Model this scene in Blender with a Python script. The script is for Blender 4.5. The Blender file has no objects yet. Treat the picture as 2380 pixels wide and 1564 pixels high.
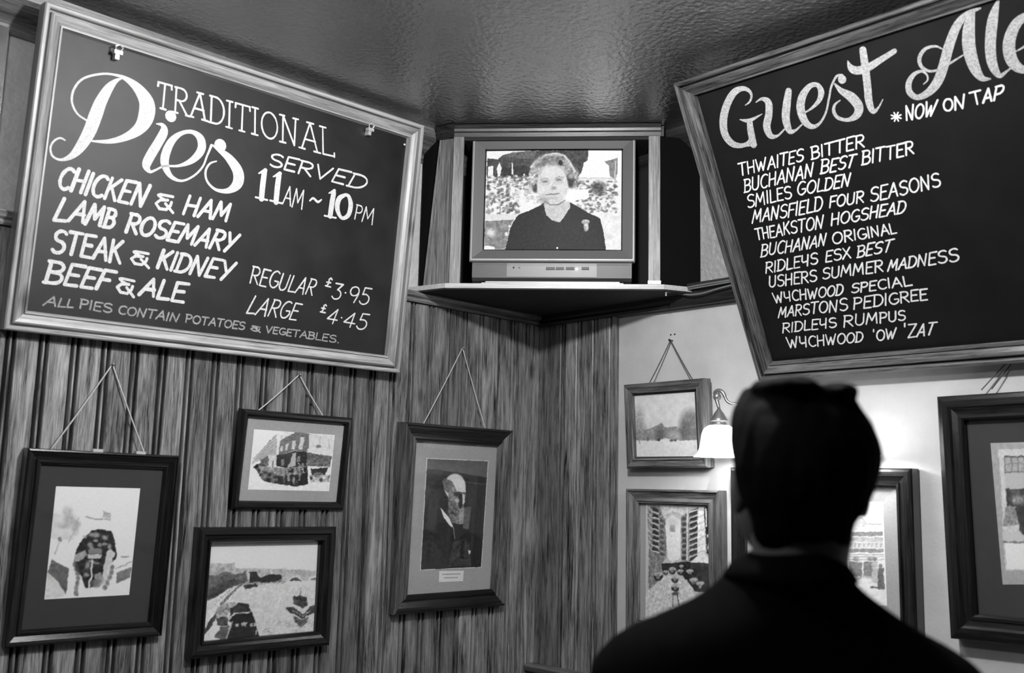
import bpy, bmesh, math, random
import numpy as np
from mathutils import Vector, Matrix, noise as mnoise

random.seed(7)
rng = np.random.default_rng(7)
SC = bpy.context.scene
COL = SC.collection

# ------------------------------------------------------------------ camera
W, H = 2380.0, 1564.0
F = W * 35.0 / 36.0
CAMC = Vector((-2.57664, -2.51414, 1.6))
CR = Matrix(((0.7154756, -0.1225044, -0.6878134),
             (-0.6982609, -0.0930617, -0.7097684),
             (0.0229407, 0.9880952, -0.1521234)))
cam_d = bpy.data.cameras.new('camera')
cam = bpy.data.objects.new('camera', cam_d)
COL.objects.link(cam)
cam.matrix_world = Matrix.Translation(CAMC) @ CR.to_4x4()
cam_d.lens = 35.0
cam_d.sensor_width = 36.0
cam_d.sensor_fit = 'HORIZONTAL'
cam_d.clip_start = 0.02
cam_d.dof.use_dof = True
cam_d.dof.focus_distance = 3.05
cam_d.dof.aperture_fstop = 3.2
SC.camera = cam

# ------------------------------------------------------------------ world, lights, exposure
wd = bpy.data.worlds.new('world')
SC.world = wd
wd.use_nodes = True
wd.node_tree.nodes['Background'].inputs[0].default_value = (1, 1, 1, 1)
wd.node_tree.nodes['Background'].inputs[1].default_value = 0.008
SC.view_settings.view_transform = 'Standard'
SC.view_settings.look = 'None'
SC.view_settings.exposure = 0.0
SC.view_settings.gamma = 1.0
SC.view_settings.use_curve_mapping = False


def area_light(name, loc, target, power, size, shape='DISK'):
    l = bpy.data.lights.new(name, 'AREA')
    l.energy = power
    l.shape = shape
    l.size = size
    o = bpy.data.objects.new(name, l)
    o.location = loc
    d = Vector(target) - Vector(loc)
    o.rotation_euler = d.to_track_quat('-Z', 'Y').to_euler()
    COL.objects.link(o)
    return o


def point_light(name, loc, power, radius):
    l = bpy.data.lights.new(name, 'POINT')
    l.energy = power
    l.shadow_soft_size = radius
    o = bpy.data.objects.new(name, l)
    o.location = loc
    COL.objects.link(o)
    return o


# pendant bar lamp and added fill, out of frame in front of the panelled wall
point_light('pendant_and_fill_light', (-1.38, -1.42, 2.60), 96, 0.045)
point_light('pendant_and_fill_light', (-2.4, -1.5, 2.45), 26, 0.06)  # added fill light for the left wall, not a second pendant

# ------------------------------------------------------------------ node materials
def newmat(name):
    m = bpy.data.materials.new(name)
    m.use_nodes = True
    nt = m.node_tree
    return m, nt, nt.nodes['Principled BSDF']


def g(v):
    return (v, v, v, 1)


def plain(name, v, rough=0.6, spec=0.5, metal=0.0, emit=None):
    m, nt, b = newmat(name)
    b.inputs['Base Color'].default_value = g(v)
    b.inputs['Roughness'].default_value = rough
    b.inputs['Specular IOR Level'].default_value = spec
    b.inputs['Metallic'].default_value = metal
    if emit:
        b.inputs['Emission Color'].default_value = g(1)
        b.inputs['Emission Strength'].default_value = emit
    return m


def N(nt, kind, **kw):
    n = nt.nodes.new(kind)
    for k, v in kw.items():
        if k.startswith('i_'):
            n.inputs[k[2:].replace('_', ' ')].default_value = v
        else:
            setattr(n, k, v)
    return n


def wood(name, lo, hi, rough=0.4, axis='Z', scale=1.0, blotch=0.35, spec=0.5, knots=True, bump=0.25):
    """grainy varnished timber; the grain runs along the given local axis"""
    m, nt, b = newmat(name)
    L = nt.links.new
    tc = N(nt, 'ShaderNodeTexCoord')
    oi = N(nt, 'ShaderNodeObjectInfo')
    off = N(nt, 'ShaderNodeVectorMath', operation='SCALE')
    off.inputs[0].default_value = (37.0, 17.0, 53.0)
    L(oi.outputs['Random'], off.inputs['Scale'])
    add = N(nt, 'ShaderNodeVectorMath', operation='ADD')
    L(tc.outputs['Object'], add.inputs[0])
    L(off.outputs[0], add.inputs[1])
    mp = N(nt, 'ShaderNodeMapping')
    s = [330 * scale] * 3
    s['XYZ'.index(axis)] = 11.0 * scale
    mp.inputs['Scale'].default_value = s
    L(add.outputs[0], mp.inputs['Vector'])
    fine = N(nt, 'ShaderNodeTexNoise', i_Scale=1.0, i_Detail=6.0, i_Roughness=0.75, i_Distortion=0.6)
    L(mp.outputs[0], fine.inputs['Vector'])
    mp2 = N(nt, 'ShaderNodeMapping')
    s2 = [26 * scale] * 3
    s2['XYZ'.index(axis)] = 2.2 * scale
    mp2.inputs['Scale'].default_value = s2
    L(add.outputs[0], mp2.inputs['Vector'])
    big = N(nt, 'ShaderNodeTexNoise', i_Scale=1.0, i_Detail=4.0, i_Roughness=0.6, i_Distortion=1.4)
    L(mp2.outputs[0], big.inputs['Vector'])
    mix = N(nt, 'ShaderNodeMix', data_type='FLOAT')
    mix.inputs[0].default_value = blotch
    L(fine.outputs[0], mix.inputs[2])
    L(big.outputs[0], mix.inputs[3])
    ramp = N(nt, 'ShaderNodeMapRange')
    ramp.inputs['From Min'].default_value = 0.40
    ramp.inputs['From Max'].default_value = 0.60
    ramp.inputs['To Min'].default_value = lo
    ramp.inputs['To Max'].default_value = hi
    L(mix.outputs[0], ramp.inputs['Value'])
    out = ramp.outputs[0]
    # each piece a little lighter or darker
    var = N(nt, 'ShaderNodeMapRange')
    var.inputs['To Min'].default_value = 0.6
    var.inputs['To Max'].default_value = 1.25
    L(oi.outputs['Random'], var.inputs['Value'])
    mul = N(nt, 'ShaderNodeMath', operation='MULTIPLY')
    L(out, mul.inputs[0])
    L(var.outputs[0], mul.inputs[1])
    out = mul.outputs[0]
    if knots:
        mp3 = N(nt, 'ShaderNodeMapping')
        s3 = [9.0] * 3
        s3['XYZ'.index(axis)] = 3.4
        mp3.inputs['Scale'].default_value = s3
        L(add.outputs[0], mp3.inputs['Vector'])
        vo = N(nt, 'ShaderNodeTexVoronoi', i_Scale=1.0)
        L(mp3.outputs[0], vo.inputs['Vector'])
        kr = N(nt, 'ShaderNodeMapRange')
        kr.inputs['From Min'].default_value = 0.05
        kr.inputs['From Max'].default_value = 0.16
        kr.inputs['To Min'].default_value = 0.3
        kr.inputs['To Max'].default_value = 1.0
        L(vo.outputs['Distance'], kr.inputs['Value'])
        m2 = N(nt, 'ShaderNodeMath', operation='MULTIPLY')
        L(out, m2.inputs[0])
        L(kr.outputs[0], m2.inputs[1])
        out = m2.outputs[0]
    L(out, b.inputs['Base Color'])
    b.inputs['Roughness'].default_value = rough
    b.inputs['Specular IOR Level'].default_value = spec
    bp = N(nt, 'ShaderNodeBump')
    bp.inputs['Strength'].default_value = bump
    bp.inputs['Distance'].default_value = 0.001
    L(fine.outputs[0], bp.inputs['Height'])
    L(bp.outputs[0], b.inputs['Normal'])
    return m


def papered(name, v, var, rough, bscale, bdist, spec=0.5, vor=True):
    """embossed painted wallpaper"""
    m, nt, b = newmat(name)
    L = nt.links.new
    tc = N(nt, 'ShaderNodeTexCoord')
    n1 = N(nt, 'ShaderNodeTexNoise', i_Scale=3.0, i_Detail=5.0, i_Roughness=0.65)
    L(tc.outputs['Object'], n1.inputs['Vector'])
    r = N(nt, 'ShaderNodeMapRange')
    r.inputs['From Min'].default_value = 0.35
    r.inputs['From Max'].default_value = 0.65
    r.inputs['To Min'].default_value = v * (1 - var)
    r.inputs['To Max'].default_value = v * (1 + var)
    L(n1.outputs[0], r.inputs['Value'])
    L(r.outputs[0], b.inputs['Base Color'])
    b.inputs['Roughness'].default_value = rough
    b.inputs['Specular IOR Level'].default_value = spec
    n2 = N(nt, 'ShaderNodeTexNoise', i_Scale=bscale * 1.7, i_Detail=4.0, i_Roughness=0.6)
    L(tc.outputs['Object'], n2.inputs['Vector'])
    bp = N(nt, 'ShaderNodeBump')
    bp.inputs['Strength'].default_value = 1.0
    bp.inputs['Distance'].default_value = bdist
    if vor:
        vo = N(nt, 'ShaderNodeTexVoronoi', i_Scale=bscale, feature='SMOOTH_F1')
        L(tc.outputs['Object'], vo.inputs['Vector'])
        ad = N(nt, 'ShaderNodeMath', operation='ADD')
        L(vo.outputs['Distance'], ad.inputs[0])
        L(n2.outputs[0], ad.inputs[1])
        L(ad.outputs[0], bp.inputs['Height'])
    else:
        L(n2.outputs[0], bp.inputs['Height'])
    L(bp.outputs[0], b.inputs['Normal'])
    L(bp.outputs[0], b.inputs['Coat Normal'])
    return m


def mottled(name, lo, hi, scale, rough=0.6, spec=0.4, detail=6.0, metal=0.0):
    m, nt, b = newmat(name)
    L = nt.links.new
    tc = N(nt, 'ShaderNodeTexCoord')
    n1 = N(nt, 'ShaderNodeTexNoise', i_Scale=scale, i_Detail=detail, i_Roughness=0.65)
    L(tc.outputs['Object'], n1.inputs['Vector'])
    r = N(nt, 'ShaderNodeMapRange')
    r.inputs['From Min'].default_value = 0.32
    r.inputs['From Max'].default_value = 0.68
    r.inputs['To Min'].default_value = lo
    r.inputs['To Max'].default_value = hi
    L(n1.outputs[0], r.inputs['Value'])
    L(r.outputs[0], b.inputs['Base Color'])
    b.inputs['Roughness'].default_value = rough
    b.inputs['Specular IOR Level'].default_value = spec
    b.inputs['Metallic'].default_value = metal
    return m


def printed(name, emit=None, rough=0.5):
    m, nt, b = newmat(name)
    at = N(nt, 'ShaderNodeAttribute', attribute_name='Col')
    if emit:
        b.inputs['Base Color'].default_value = g(0.02)
        nt.links.new(at.outputs['Color'], b.inputs['Emission Color'])
        b.inputs['Emission Strength'].default_value = emit
        b.inputs['Roughness'].default_value = 0.4
        b.inputs['Specular IOR Level'].default_value = 0.03
    else:
        nt.links.new(at.outputs['Color'], b.inputs['Base Color'])
        b.inputs['Roughness'].default_value = rough
    return m


def glassmat():
    m = bpy.data.materials.new('picture_glass')
    m.use_nodes = True
    nt = m.node_tree
    nt.nodes.clear()
    out = N(nt, 'ShaderNodeOutputMaterial')
    tr = N(nt, 'ShaderNodeBsdfTransparent')
    gl = N(nt, 'ShaderNodeBsdfGlossy')
    gl.inputs['Roughness'].default_value = 0.03
    lw = N(nt, 'ShaderNodeLayerWeight')
    lw.inputs['Blend'].default_value = 0.5
    pw = N(nt, 'ShaderNodeMath', operation='POWER')
    pw.inputs[1].default_value = 4.0
    nt.links.new(lw.outputs['Facing'], pw.inputs[0])
    fr = N(nt, 'ShaderNodeMapRange')
    fr.inputs['To Min'].default_value = 0.045
    fr.inputs['To Max'].default_value = 0.9
    nt.links.new(pw.outputs[0], fr.inputs['Value'])
    mx = N(nt, 'ShaderNodeMixShader')
    nt.links.new(fr.outputs[0], mx.inputs[0])
    nt.links.new(tr.outputs[0], mx.inputs[1])
    nt.links.new(gl.outputs[0], mx.inputs[2])
    nt.links.new(mx.outputs[0], out.inputs[0])
    return m


M = {}
M['plank'] = wood('varnished_pine_planks', 0.004, 0.30, rough=0.34, axis='Z', blotch=0.42, bump=0.6)
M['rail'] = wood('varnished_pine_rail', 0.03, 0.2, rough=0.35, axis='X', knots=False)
M['board_rail'] = wood('pale_pine_frame', 0.14, 0.42, rough=0.38, axis='X', scale=0.8, blotch=0.5)
M['board_stile'] = wood('pale_pine_frame_upright', 0.14, 0.42, rough=0.38, axis='Y', scale=0.8, blotch=0.5)
M['dark_rail'] = wood('dark_stained_frame', 0.002, 0.018, rough=0.2, axis='X', scale=0.8, knots=False)
M['dark_stile'] = wood('dark_stained_frame_upright', 0.002, 0.018, rough=0.2, axis='Y', scale=0.8, knots=False)
M['brown_rail'] = wood('brown_stained_frame', 0.015, 0.15, rough=0.25, axis='X', scale=0.8, knots=False)
M['brown_stile'] = wood('brown_stained_frame_upright', 0.015, 0.15, rough=0.25, axis='Y', scale=0.8, knots=False)
M['cab'] = wood('cabinet_pine', 0.05, 0.22, rough=0.4, axis='Z', scale=0.8)
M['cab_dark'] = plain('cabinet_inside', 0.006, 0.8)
M['cab_side_and_shade'] = plain('dark_cabinet_side_and_shade', 0.002, 0.8, 0.1)
M['crown'] = wood('dark_crown_moulding', 0.008, 0.06, rough=0.35, axis='X', knots=False)
M['shelf'] = wood('shelf_edge_pine', 0.42, 0.75, rough=0.4, axis='X', knots=False)
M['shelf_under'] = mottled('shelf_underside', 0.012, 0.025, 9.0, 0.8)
M['cream_left'] = papered('cream_wallpaper_left', 0.5, 0.15, 0.4, 70.0, 0.002)
M['cream'] = papered('cream_wallpaper', 0.40, 0.12, 0.6, 60.0, 0.0006, vor=False)
M['cream_upper'] = papered('embossed_cream_wallpaper', 0.26, 0.15, 0.4, 70.0, 0.003)
M['ceiling'] = papered('embossed_gloss_ceiling', 0.045, 0.3, 0.25, 70.0, 0.0019, spec=0.6)
_cb = M['ceiling'].node_tree.nodes['Principled BSDF']
_cb.inputs['Coat Weight'].default_value = 1.0
_cb.inputs['Coat Roughness'].default_value = 0.12
_cb.inputs['Coat IOR'].default_value = 4.5
M['slate'] = mottled('chalkboard_grey', 0.005, 0.017, 5.0, 0.5, 0.35)
M['slate_dark'] = mottled('chalkboard_black', 0.0015, 0.004, 7.0, 0.75, 0.15)
M['chalk'] = mottled('chalk', 0.42, 0.68, 260.0, 0.9, 0.1)
M['chalk_soft'] = mottled('faded_chalk', 0.14, 0.38, 260.0, 0.9, 0.1)
M['tv'] = plain('television_plastic', 0.085, 0.42)
M['tv_lip'] = plain('television_plastic_lip', 0.3, 0.35)
M['tv_dark'] = plain('television_dark_plastic', 0.035, 0.45)
M['tv_panel'] = plain('television_panel', 0.13, 0.4)
M['black'] = plain('black_plastic', 0.005, 0.5)
M['metal'] = plain('brass_metal', 0.35, 0.35, metal=0.8)
M['metal_light'] = plain('bright_steel', 0.8, 0.3, metal=0.6)
M['string'] = plain('picture_string', 0.42, 0.9)
M['string_dark'] = plain('dark_picture_string', 0.06, 0.9)
M['cable'] = plain('grey_cable', 0.12, 0.5)
M['print'] = printed('photographic_print')
M['screen'] = printed('television_picture', emit=1.15)
M['led'] = plain('led', 0.8, 0.4, emit=6.0)
M['glass'] = glassmat()
M['mat_dark'] = mottled('dark_mount_card', 0.022, 0.034, 300.0, 0.8)
M['mat_grey'] = mottled('grey_mount_card', 0.26, 0.34, 300.0, 0.8)
M['mat_mid'] = mottled('mid_grey_mount_card', 0.2, 0.3, 300.0, 0.8)
M['paper'] = plain('caption_paper', 0.6, 0.8)
M['jacket'] = mottled('black_wool', 0.0012, 0.0022, 60.0, 0.95, 0.02)
M['hair'] = mottled('black_hair', 0.0010, 0.0025, 120.0, 0.8, 0.04)
M['skin'] = mottled('skin', 0.05, 0.08, 30.0, 0.5)
M['trouser'] = plain('dark_trousers', 0.006, 0.9)
M['shoe'] = plain('black_shoe_leather', 0.006, 0.3)
M['eye'] = plain('eye', 0.3, 0.2)
M['floor'] = wood('floor_timber', 0.02, 0.07, rough=0.5, axis='X', knots=False)
M['dim_wall'] = papered('dim_wallpaper', 0.1, 0.2, 0.7, 30.0, 0.001, vor=False)

# ------------------------------------------------------------------ helpers
def ray(px):
    v = Vector((px[0] - W / 2, -(px[1] - H / 2), -F))
    return (CR @ v).normalized()


def hit(px, O, n):
    r = ray(px)
    t = (O - CAMC).dot(n) / r.dot(n)
    return CAMC + r * t


def hitL(px):
    return hit(px, Vector((0, 0, 0)), Vector((0, 1, 0)))


def hitR(px):
    return hit(px, Vector((0, 0, 0)), Vector((1, 0, 0)))


def mesh(name, verts, faces, m, parent=None, smooth=False, mw=None):
    me = bpy.data.meshes.new(name)
    me.from_pydata([tuple(v) for v in verts], [], faces)
    me.validate()
    me.update()
    o = bpy.data.objects.new(name, me)
    COL.objects.link(o)
    if m is not None:
        me.materials.append(m)
    if smooth:
        for p in me.polygons:
            p.use_smooth = True
    if parent is not None:
        o.parent = parent
    if mw is not None:
        o.matrix_world = mw
    return o


class B:
    def __init__(s):
        s.v, s.f = [], []

    def add(s, v, f):
        k = len(s.v)
        s.v += [tuple(x) for x in v]
        s.f += [[i + k for i in q] for q in f]

    def box(s, x0, x1, y0, y1, z0, z1):
        v = [(x, y, z) for x in (x0, x1) for y in (y0, y1) for z in (z0, z1)]
        s.add(v, [[0, 1, 3, 2], [4, 6, 7, 5], [0, 4, 5, 1], [2, 3, 7, 6], [0, 2, 6, 4], [1, 5, 7, 3]])

    def prism(s, poly, z0, z1):
        n = len(poly)
        a = sum(poly[i][0] * poly[(i + 1) % n][1] - poly[(i + 1) % n][0] * poly[i][1] for i in range(n))
        if a < 0:
            poly = poly[::-1]
        v = [(p[0], p[1], z0) for p in poly] + [(p[0], p[1], z1) for p in poly]
        f = [list(range(n))[::-1], list(range(n, 2 * n))]
        f += [[i, (i + 1) % n, n + (i + 1) % n, n + i] for i in range(n)]
        s.add(v, f)

    def sweep(s, prof, p0, p1, ex, ey, m0=0.0, m1=0.0):
        """closed profile (a,b) carried from p0 to p1; mitre shifts along the run by m*a"""
        p0, p1, ex, ey = Vector(p0), Vector(p1), Vector(ex), Vector(ey)
        d = (p1 - p0).normalized()
        n = len(prof)
        v = [p0 + ex * a + ey * b + d * (m0 * a) for a, b in prof] + [p1 + ex * a + ey * b - d * (m1 * a) for a, b in prof]
        f = [list(range(n)), list(range(n, 2 * n))[::-1]]
        f += [[i, n + i, n + (i + 1) % n, (i + 1) % n] for i in range(n)]
        s.add(v, f)

    def tube(s, pts, r, seg=8, caps=True):
        pts = [Vector(p) for p in pts]
        rs = r if isinstance(r, (list, tuple)) else [r] * len(pts)
        rings = []
        up = Vector((0.13, 0.31, 0.94)).normalized()
        for i, p in enumerate(pts):
            t = (pts[min(i + 1, len(pts) - 1)] - pts[max(i - 1, 0)])
            t = t.normalized() if t.length > 1e-9 else Vector((0, 0, 1))
            a = t.cross(up)
            if a.length < 1e-3:
                a = t.cross(Vector((1, 0, 0)))
            a.normalize()
            b2 = t.cross(a)
            rings.append([p + (a * math.cos(q) + b2 * math.sin(q)) * rs[i] for q in [2 * math.pi * k / seg for k in range(seg)]])
        v = [x for rg in rings for x in rg]
        f = []
        for i in range(len(pts) - 1):
            for k in range(seg):
                f.append([i * seg + k, i * seg + (k + 1) % seg, (i + 1) * seg + (k + 1) % seg, (i + 1) * seg + k])
        if caps:
            f.append(list(range(seg))[::-1])
            f.append([(len(pts) - 1) * seg + k for k in range(seg)])
        s.add(v, f)

    def lathe(s, prof, c, seg=24, wave=0.0, nw=10, caps=True):
        c = Vector(c)
        v = []
        for r, z in prof:
            for k in range(seg):
                q = 2 * math.pi * k / seg
                w_ = 1 + (wave * math.cos(nw * q) if wave and z == prof[-1][1] else 0)
                v.append(c + Vector((r * w_ * math.cos(q), r * w_ * math.sin(q), z)))
        f = []
        for i in range(len(prof) - 1):
            for k in range(seg):
                f.append([i * seg + k, i * seg + (k + 1) % seg, (i + 1) * seg + (k + 1) % seg, (i + 1) * seg + k])
        if caps:
            f.append(list(range(seg))[::-1])
            f.append([(len(prof) - 1) * seg + k for k in range(seg)])
        s.add(v, f)

    def ball(s, c, r, seg=12, rings=8, sc=(1, 1, 1)):
        c = Vector(c)
        v = [c + Vector((0, 0, r * sc[2]))]
        for i in range(1, rings):
            th = math.pi * i / rings
            for k in range(seg):
                q = 2 * math.pi * k / seg
                v.append(c + Vector((r * sc[0] * math.sin(th) * math.cos(q), r * sc[1] * math.sin(th) * math.sin(q), r * sc[2] * math.cos(th))))
        v.append(c - Vector((0, 0, r * sc[2])))
        f = [[0, 1 + k, 1 + (k + 1) % seg] for k in range(seg)]
        for i in range(rings - 2):
            for k in range(seg):
                a = 1 + i * seg
                f.append([a + k, a + seg + k, a + seg + (k + 1) % seg, a + (k + 1) % seg])
        a = 1 + (rings - 2) * seg
        f += [[a + (k + 1) % seg, a + k, len(v) - 1] for k in range(seg)]
        s.add(v, f)

    def obj(s, name, m, parent=None, smooth=False):
        return mesh(name, s.v, s.f, m, parent, smooth)


def tag(o, label=None, cat=None, group=None, kind=None):
    if label:
        o['label'] = label
    if cat:
        o['category'] = cat
    if group:
        o['group'] = group
    if kind:
        o['kind'] = kind
    return o


def thing(name, label, cat, mw=None, group=None):
    o = bpy.data.objects.new(name, None)
    o.empty_display_size = 0.05
    COL.objects.link(o)
    if mw is not None:
        o.matrix_world = mw
    return tag(o, label, cat, group)


def frame_of(u, v, n, O):
    return Matrix(((u.x, v.x, n.x, O.x), (u.y, v.y, n.y, O.y), (u.z, v.z, n.z, O.z), (0, 0, 0, 1)))


def wall_frame(wall, s, z, o, tilt, roll=0.0, yaw=0.0):
    """local frame of something hung on a wall: X right, Y up, Z out of the face"""
    t, r = math.radians(tilt), math.radians(roll)
    if wall == 'L':
        u, n, O = Vector((1, 0, 0)), Vector((0, -1, 0)), Vector((s, -o, z))
    else:
        u, n, O = Vector((0, -1, 0)), Vector((-1, 0, 0)), Vector((-o, -s, z))
    zz = Vector((0, 0, 1))
    v = zz * math.cos(t) + n * math.sin(t)
    nn = n * math.cos(t) - zz * math.sin(t)
    u2 = u * math.cos(r) + v * math.sin(r)
    v2 = v * math.cos(r) - u * math.sin(r)
    Rz = Matrix.Rotation(math.radians(yaw), 3, 'Z')
    return frame_of(Rz @ u2, Rz @ v2, Rz @ nn, O)


def to_local(mw, px, z=0.0):
    n = mw.col[2].to_3d()
    O = mw.translation + n * z
    p = mw.inverted() @ hit(px, O, n)
    return Vector((p.x, p.y, z))


def frame_sides(root, w, h, prof, mx, my, name='frame_rail'):
    """four mitred mouldings; prof = closed list of (inward, out)"""
    X, Y, Z = Vector((1, 0, 0)), Vector((0, 1, 0)), Vector((0, 0, 1))
    runs = [((0, 0, 0), (w, 0, 0), Y, mx), ((w, 0, 0), (w, h, 0), -X, my),
            ((w, h, 0), (0, h, 0), -Y, mx), ((0, h, 0), (0, 0, 0), X, my)]
    out = []
    for p0, p1, ex, mm in runs:
        b = B()
        b.sweep(prof, p0, p1, ex, Z, 1.0, 1.0)
        out.append(b.obj(name, mm, root))
    return out


# ------------------------------------------------------------------ raster painting of flat prints
def homography(src, dst):
    A, y = [], []
    for (a, b), (c, d) in zip(src, dst):
        A.append([a, b, 1, 0, 0, 0, -c * a, -c * b]); y.append(c)
        A.append([0, 0, 0, a, b, 1, -d * a, -d * b]); y.append(d)
    h = np.linalg.solve(np.array(A, float), np.array(y, float))
    return np.append(h, 1).reshape(3, 3)


class Paint:
    def __init__(s, quad, nx, ny, base=0.8, warp=1.0):
        """quad: TL,TR,BR,BL in drawing units"""
        s.nx, s.ny = nx, ny
        u, v = np.meshgrid(np.linspace(0, 1, nx), np.linspace(0, 1, ny))
        Hm = homography([(0, 1), (1, 1), (1, 0), (0, 0)], quad)
        q = Hm @ np.stack([u.ravel(), v.ravel(), np.ones(u.size)])
        s.X, s.Y = (q[0] / q[2]).reshape(u.shape), (q[1] / q[2]).reshape(u.shape)
        s.c = np.full(u.shape, float(base))
        ext = abs(quad[1][0] - quad[0][0])
        for arr in ('X', 'Y'):
            for cell, k in ((9, .004), (4, .003), (2, .0022)):
                t_, s.c = s.c, np.zeros(u.shape)
                s.noise(1.0, cell)
                n_, s.c = s.c, t_
                setattr(s, arr, getattr(s, arr) + n_ * ext * k * warp)

    def noise(s, amp, cell=1, mask=None):
        k = max(1, int(cell))
        a = rng.normal(0, 1, (s.ny // k + 3, s.nx // k + 3))
        yy, xx = np.mgrid[0:s.ny, 0:s.nx]
        fy, fx = yy / k, xx / k
        iy, ix = fy.astype(int), fx.astype(int)
        ty, tx = fy - iy, fx - ix
        n = (a[iy, ix] * (1 - ty) * (1 - tx) + a[iy + 1, ix] * ty * (1 - tx) + a[iy, ix + 1] * (1 - ty) * tx + a[iy + 1, ix + 1] * ty * tx)
        if mask is None:
            s.c += amp * n
        else:
            s.c += amp * n * mask
        return s

    def inpoly(s, pts):
        ins = np.zeros(s.X.shape, bool)
        n = len(pts)
        for i in range(n):
            x0, y0 = pts[i]
            x1, y1 = pts[(i + 1) % n]
            if y0 == y1:
                continue
            cnd = ((y0 > s.Y) != (y1 > s.Y)) & (s.X < (x1 - x0) * (s.Y - y0) / (y1 - y0) + x0)
            ins ^= cnd
        return ins.astype(float)

    def poly(s, pts, val, a=1.0, nz=0.0, cell=2):
        m = s.inpoly(pts) * a
        s.c = s.c * (1 - m) + val * m
        if nz:
            s.noise(nz, cell, m)
        return s

    def ell(s, cx, cy, rx, ry, val, a=1.0, soft=0.15, nz=0.0, cell=2):
        d = np.sqrt(((s.X - cx) / rx) ** 2 + ((s.Y - cy) / ry) ** 2)
        m = np.clip((1 + soft - d) / (2 * soft), 0, 1) * a
        s.c = s.c * (1 - m) + val * m
        if nz:
            s.noise(nz, cell, m)
        return s

    def line(s, pts, w, val, a=1.0):
        for (x0, y0), (x1, y1) in zip(pts[:-1], pts[1:]):
            dx, dy = x1 - x0, y1 - y0
            t = np.clip(((s.X - x0) * dx + (s.Y - y0) * dy) / (dx * dx + dy * dy + 1e-9), 0, 1)
            d = np.hypot(s.X - x0 - t * dx, s.Y - y0 - t * dy)
            m = np.clip(w * 0.5 + 0.5 - d, 0, 1) * a if w < 6 else np.clip((w * 0.6 - d) / (w * 0.2), 0, 1) * a
            s.c = s.c * (1 - m) + val * m
        return s

    def blobs(s, box, n, r, lo, hi, a=0.9):
        x0, y0, x1, y1 = box
        for _ in range(n):
            s.ell(rng.uniform(x0, x1), rng.uniform(y0, y1), r * rng.uniform(.6, 1.4), r * rng.uniform(.5, 1.3), rng.uniform(lo, hi), a, 0.3)
        return s

    def obj(s, name, corners, m, parent, bulge=0.0):
        """corners TL,TR,BR,BL as local Vectors"""
        u, v = np.meshgrid(np.linspace(0, 1, s.nx), np.linspace(0, 1, s.ny))
        TL, TR, BR, BL = [np.array(c) for c in corners]
        # perspective-true placement is not needed: the corners are already on the real plane
        P = (TL[None, None] * ((1 - u) * v)[..., None] + TR[None, None] * (u * v)[..., None]
             + BR[None, None] * (u * (1 - v))[..., None] + BL[None, None] * ((1 - u) * (1 - v))[..., None])
        if bulge:
            P[..., 2] += bulge * (1 - (2 * u - 1) ** 2) * (1 - (2 * v - 1) ** 2) ** 0.5
        nv = s.nx * s.ny
        me = bpy.data.meshes.new(name)
        idx = np.arange(nv).reshape(s.ny, s.nx)
        F4 = np.stack([idx[:-1, :-1], idx[:-1, 1:], idx[1:, 1:], idx[1:, :-1]], -1).reshape(-1, 4)
        me.vertices.add(nv)
        me.vertices.foreach_set('co', P.reshape(-1))
        me.loops.add(F4.size)
        me.loops.foreach_set('vertex_index', F4.reshape(-1).astype(np.int32))
        me.polygons.add(len(F4))
        me.polygons.foreach_set('loop_start', np.arange(0, F4.size, 4, dtype=np.int32))
        me.update(calc_edges=True)
        me.validate()
        c0 = np.pad(s.c, 1, mode='edge')
        if m is not M['screen']:
            s.c = (s.c * 4 + c0[:-2, 1:-1] + c0[2:, 1:-1] + c0[1:-1, :-2] + c0[1:-1, 2:]) / 8
        c = np.clip(s.c, 0.01, 1)
        lin = np.where(c <= 0.04045, c / 12.92, ((c + 0.055) / 1.055) ** 2.4)
        at = me.color_attributes.new('Col', 'FLOAT_COLOR', 'POINT')
        arr = np.ones((nv, 4), np.float32)
        arr[:, :3] = lin.reshape(-1, 1)
        at.data.foreach_set('color', arr.reshape(-1))
        for p in me.polygons:
            p.use_smooth = True
        me.materials.append(m)
        o = bpy.data.objects.new(name, me)
        COL.objects.link(o)
        o.parent = parent
        return o


def crop(px0, py0, sc, pts):
    return [(px0 + x / sc, py0 + y / sc) for x, y in pts]


# ================================================================== THE SETTING
PITCH = 0.0752
WOOD_TOP, RAIL_Z0, RAIL_Z1, CEIL = 2.19, 2.186, 2.222, 2.762

b = B(); b.box(-5.2, 0.25, 0.0, 0.2, 0, CEIL + 0.1)
wall_left = tag(b.obj('wall_left', M['cream_left']), kind='structure')
b = B(); b.box(0.0, 0.25, -5.2, 0.2, 0, CEIL + 0.1)
wall_right = tag(b.obj('wall_right', M['cream']), kind='structure')
# embossed paper above the picture rail on the right wall
b = B(); b.box(-0.004, 0.0, -5.2, 0, 2.25, CEIL)
b.obj('upper_wallpaper', M['cream_upper'], wall_right)
b = B(); b.box(-5.2, 0.25, -5.2, 0.2, CEIL, CEIL + 0.1)
tag(b.obj('ceiling', M['ceiling']), kind='structure')
b = B(); b.box(-5.2, 0.25, -5.2, 0.2, -0.1, 0)
tag(b.obj('floor', M['floor']), kind='structure')
b = B(); b.box(-5.4, -5.2, -5.4, 0.2, 0, CEIL + 0.1)
tag(b.obj('wall_far_left', M['dim_wall']), kind='structure')
b = B(); b.box(-5.4, 0.25, -5.4, -5.2, 0, CEIL + 0.1)
tag(b.obj('wall_behind', M['dim_wall']), kind='structure')


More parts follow.
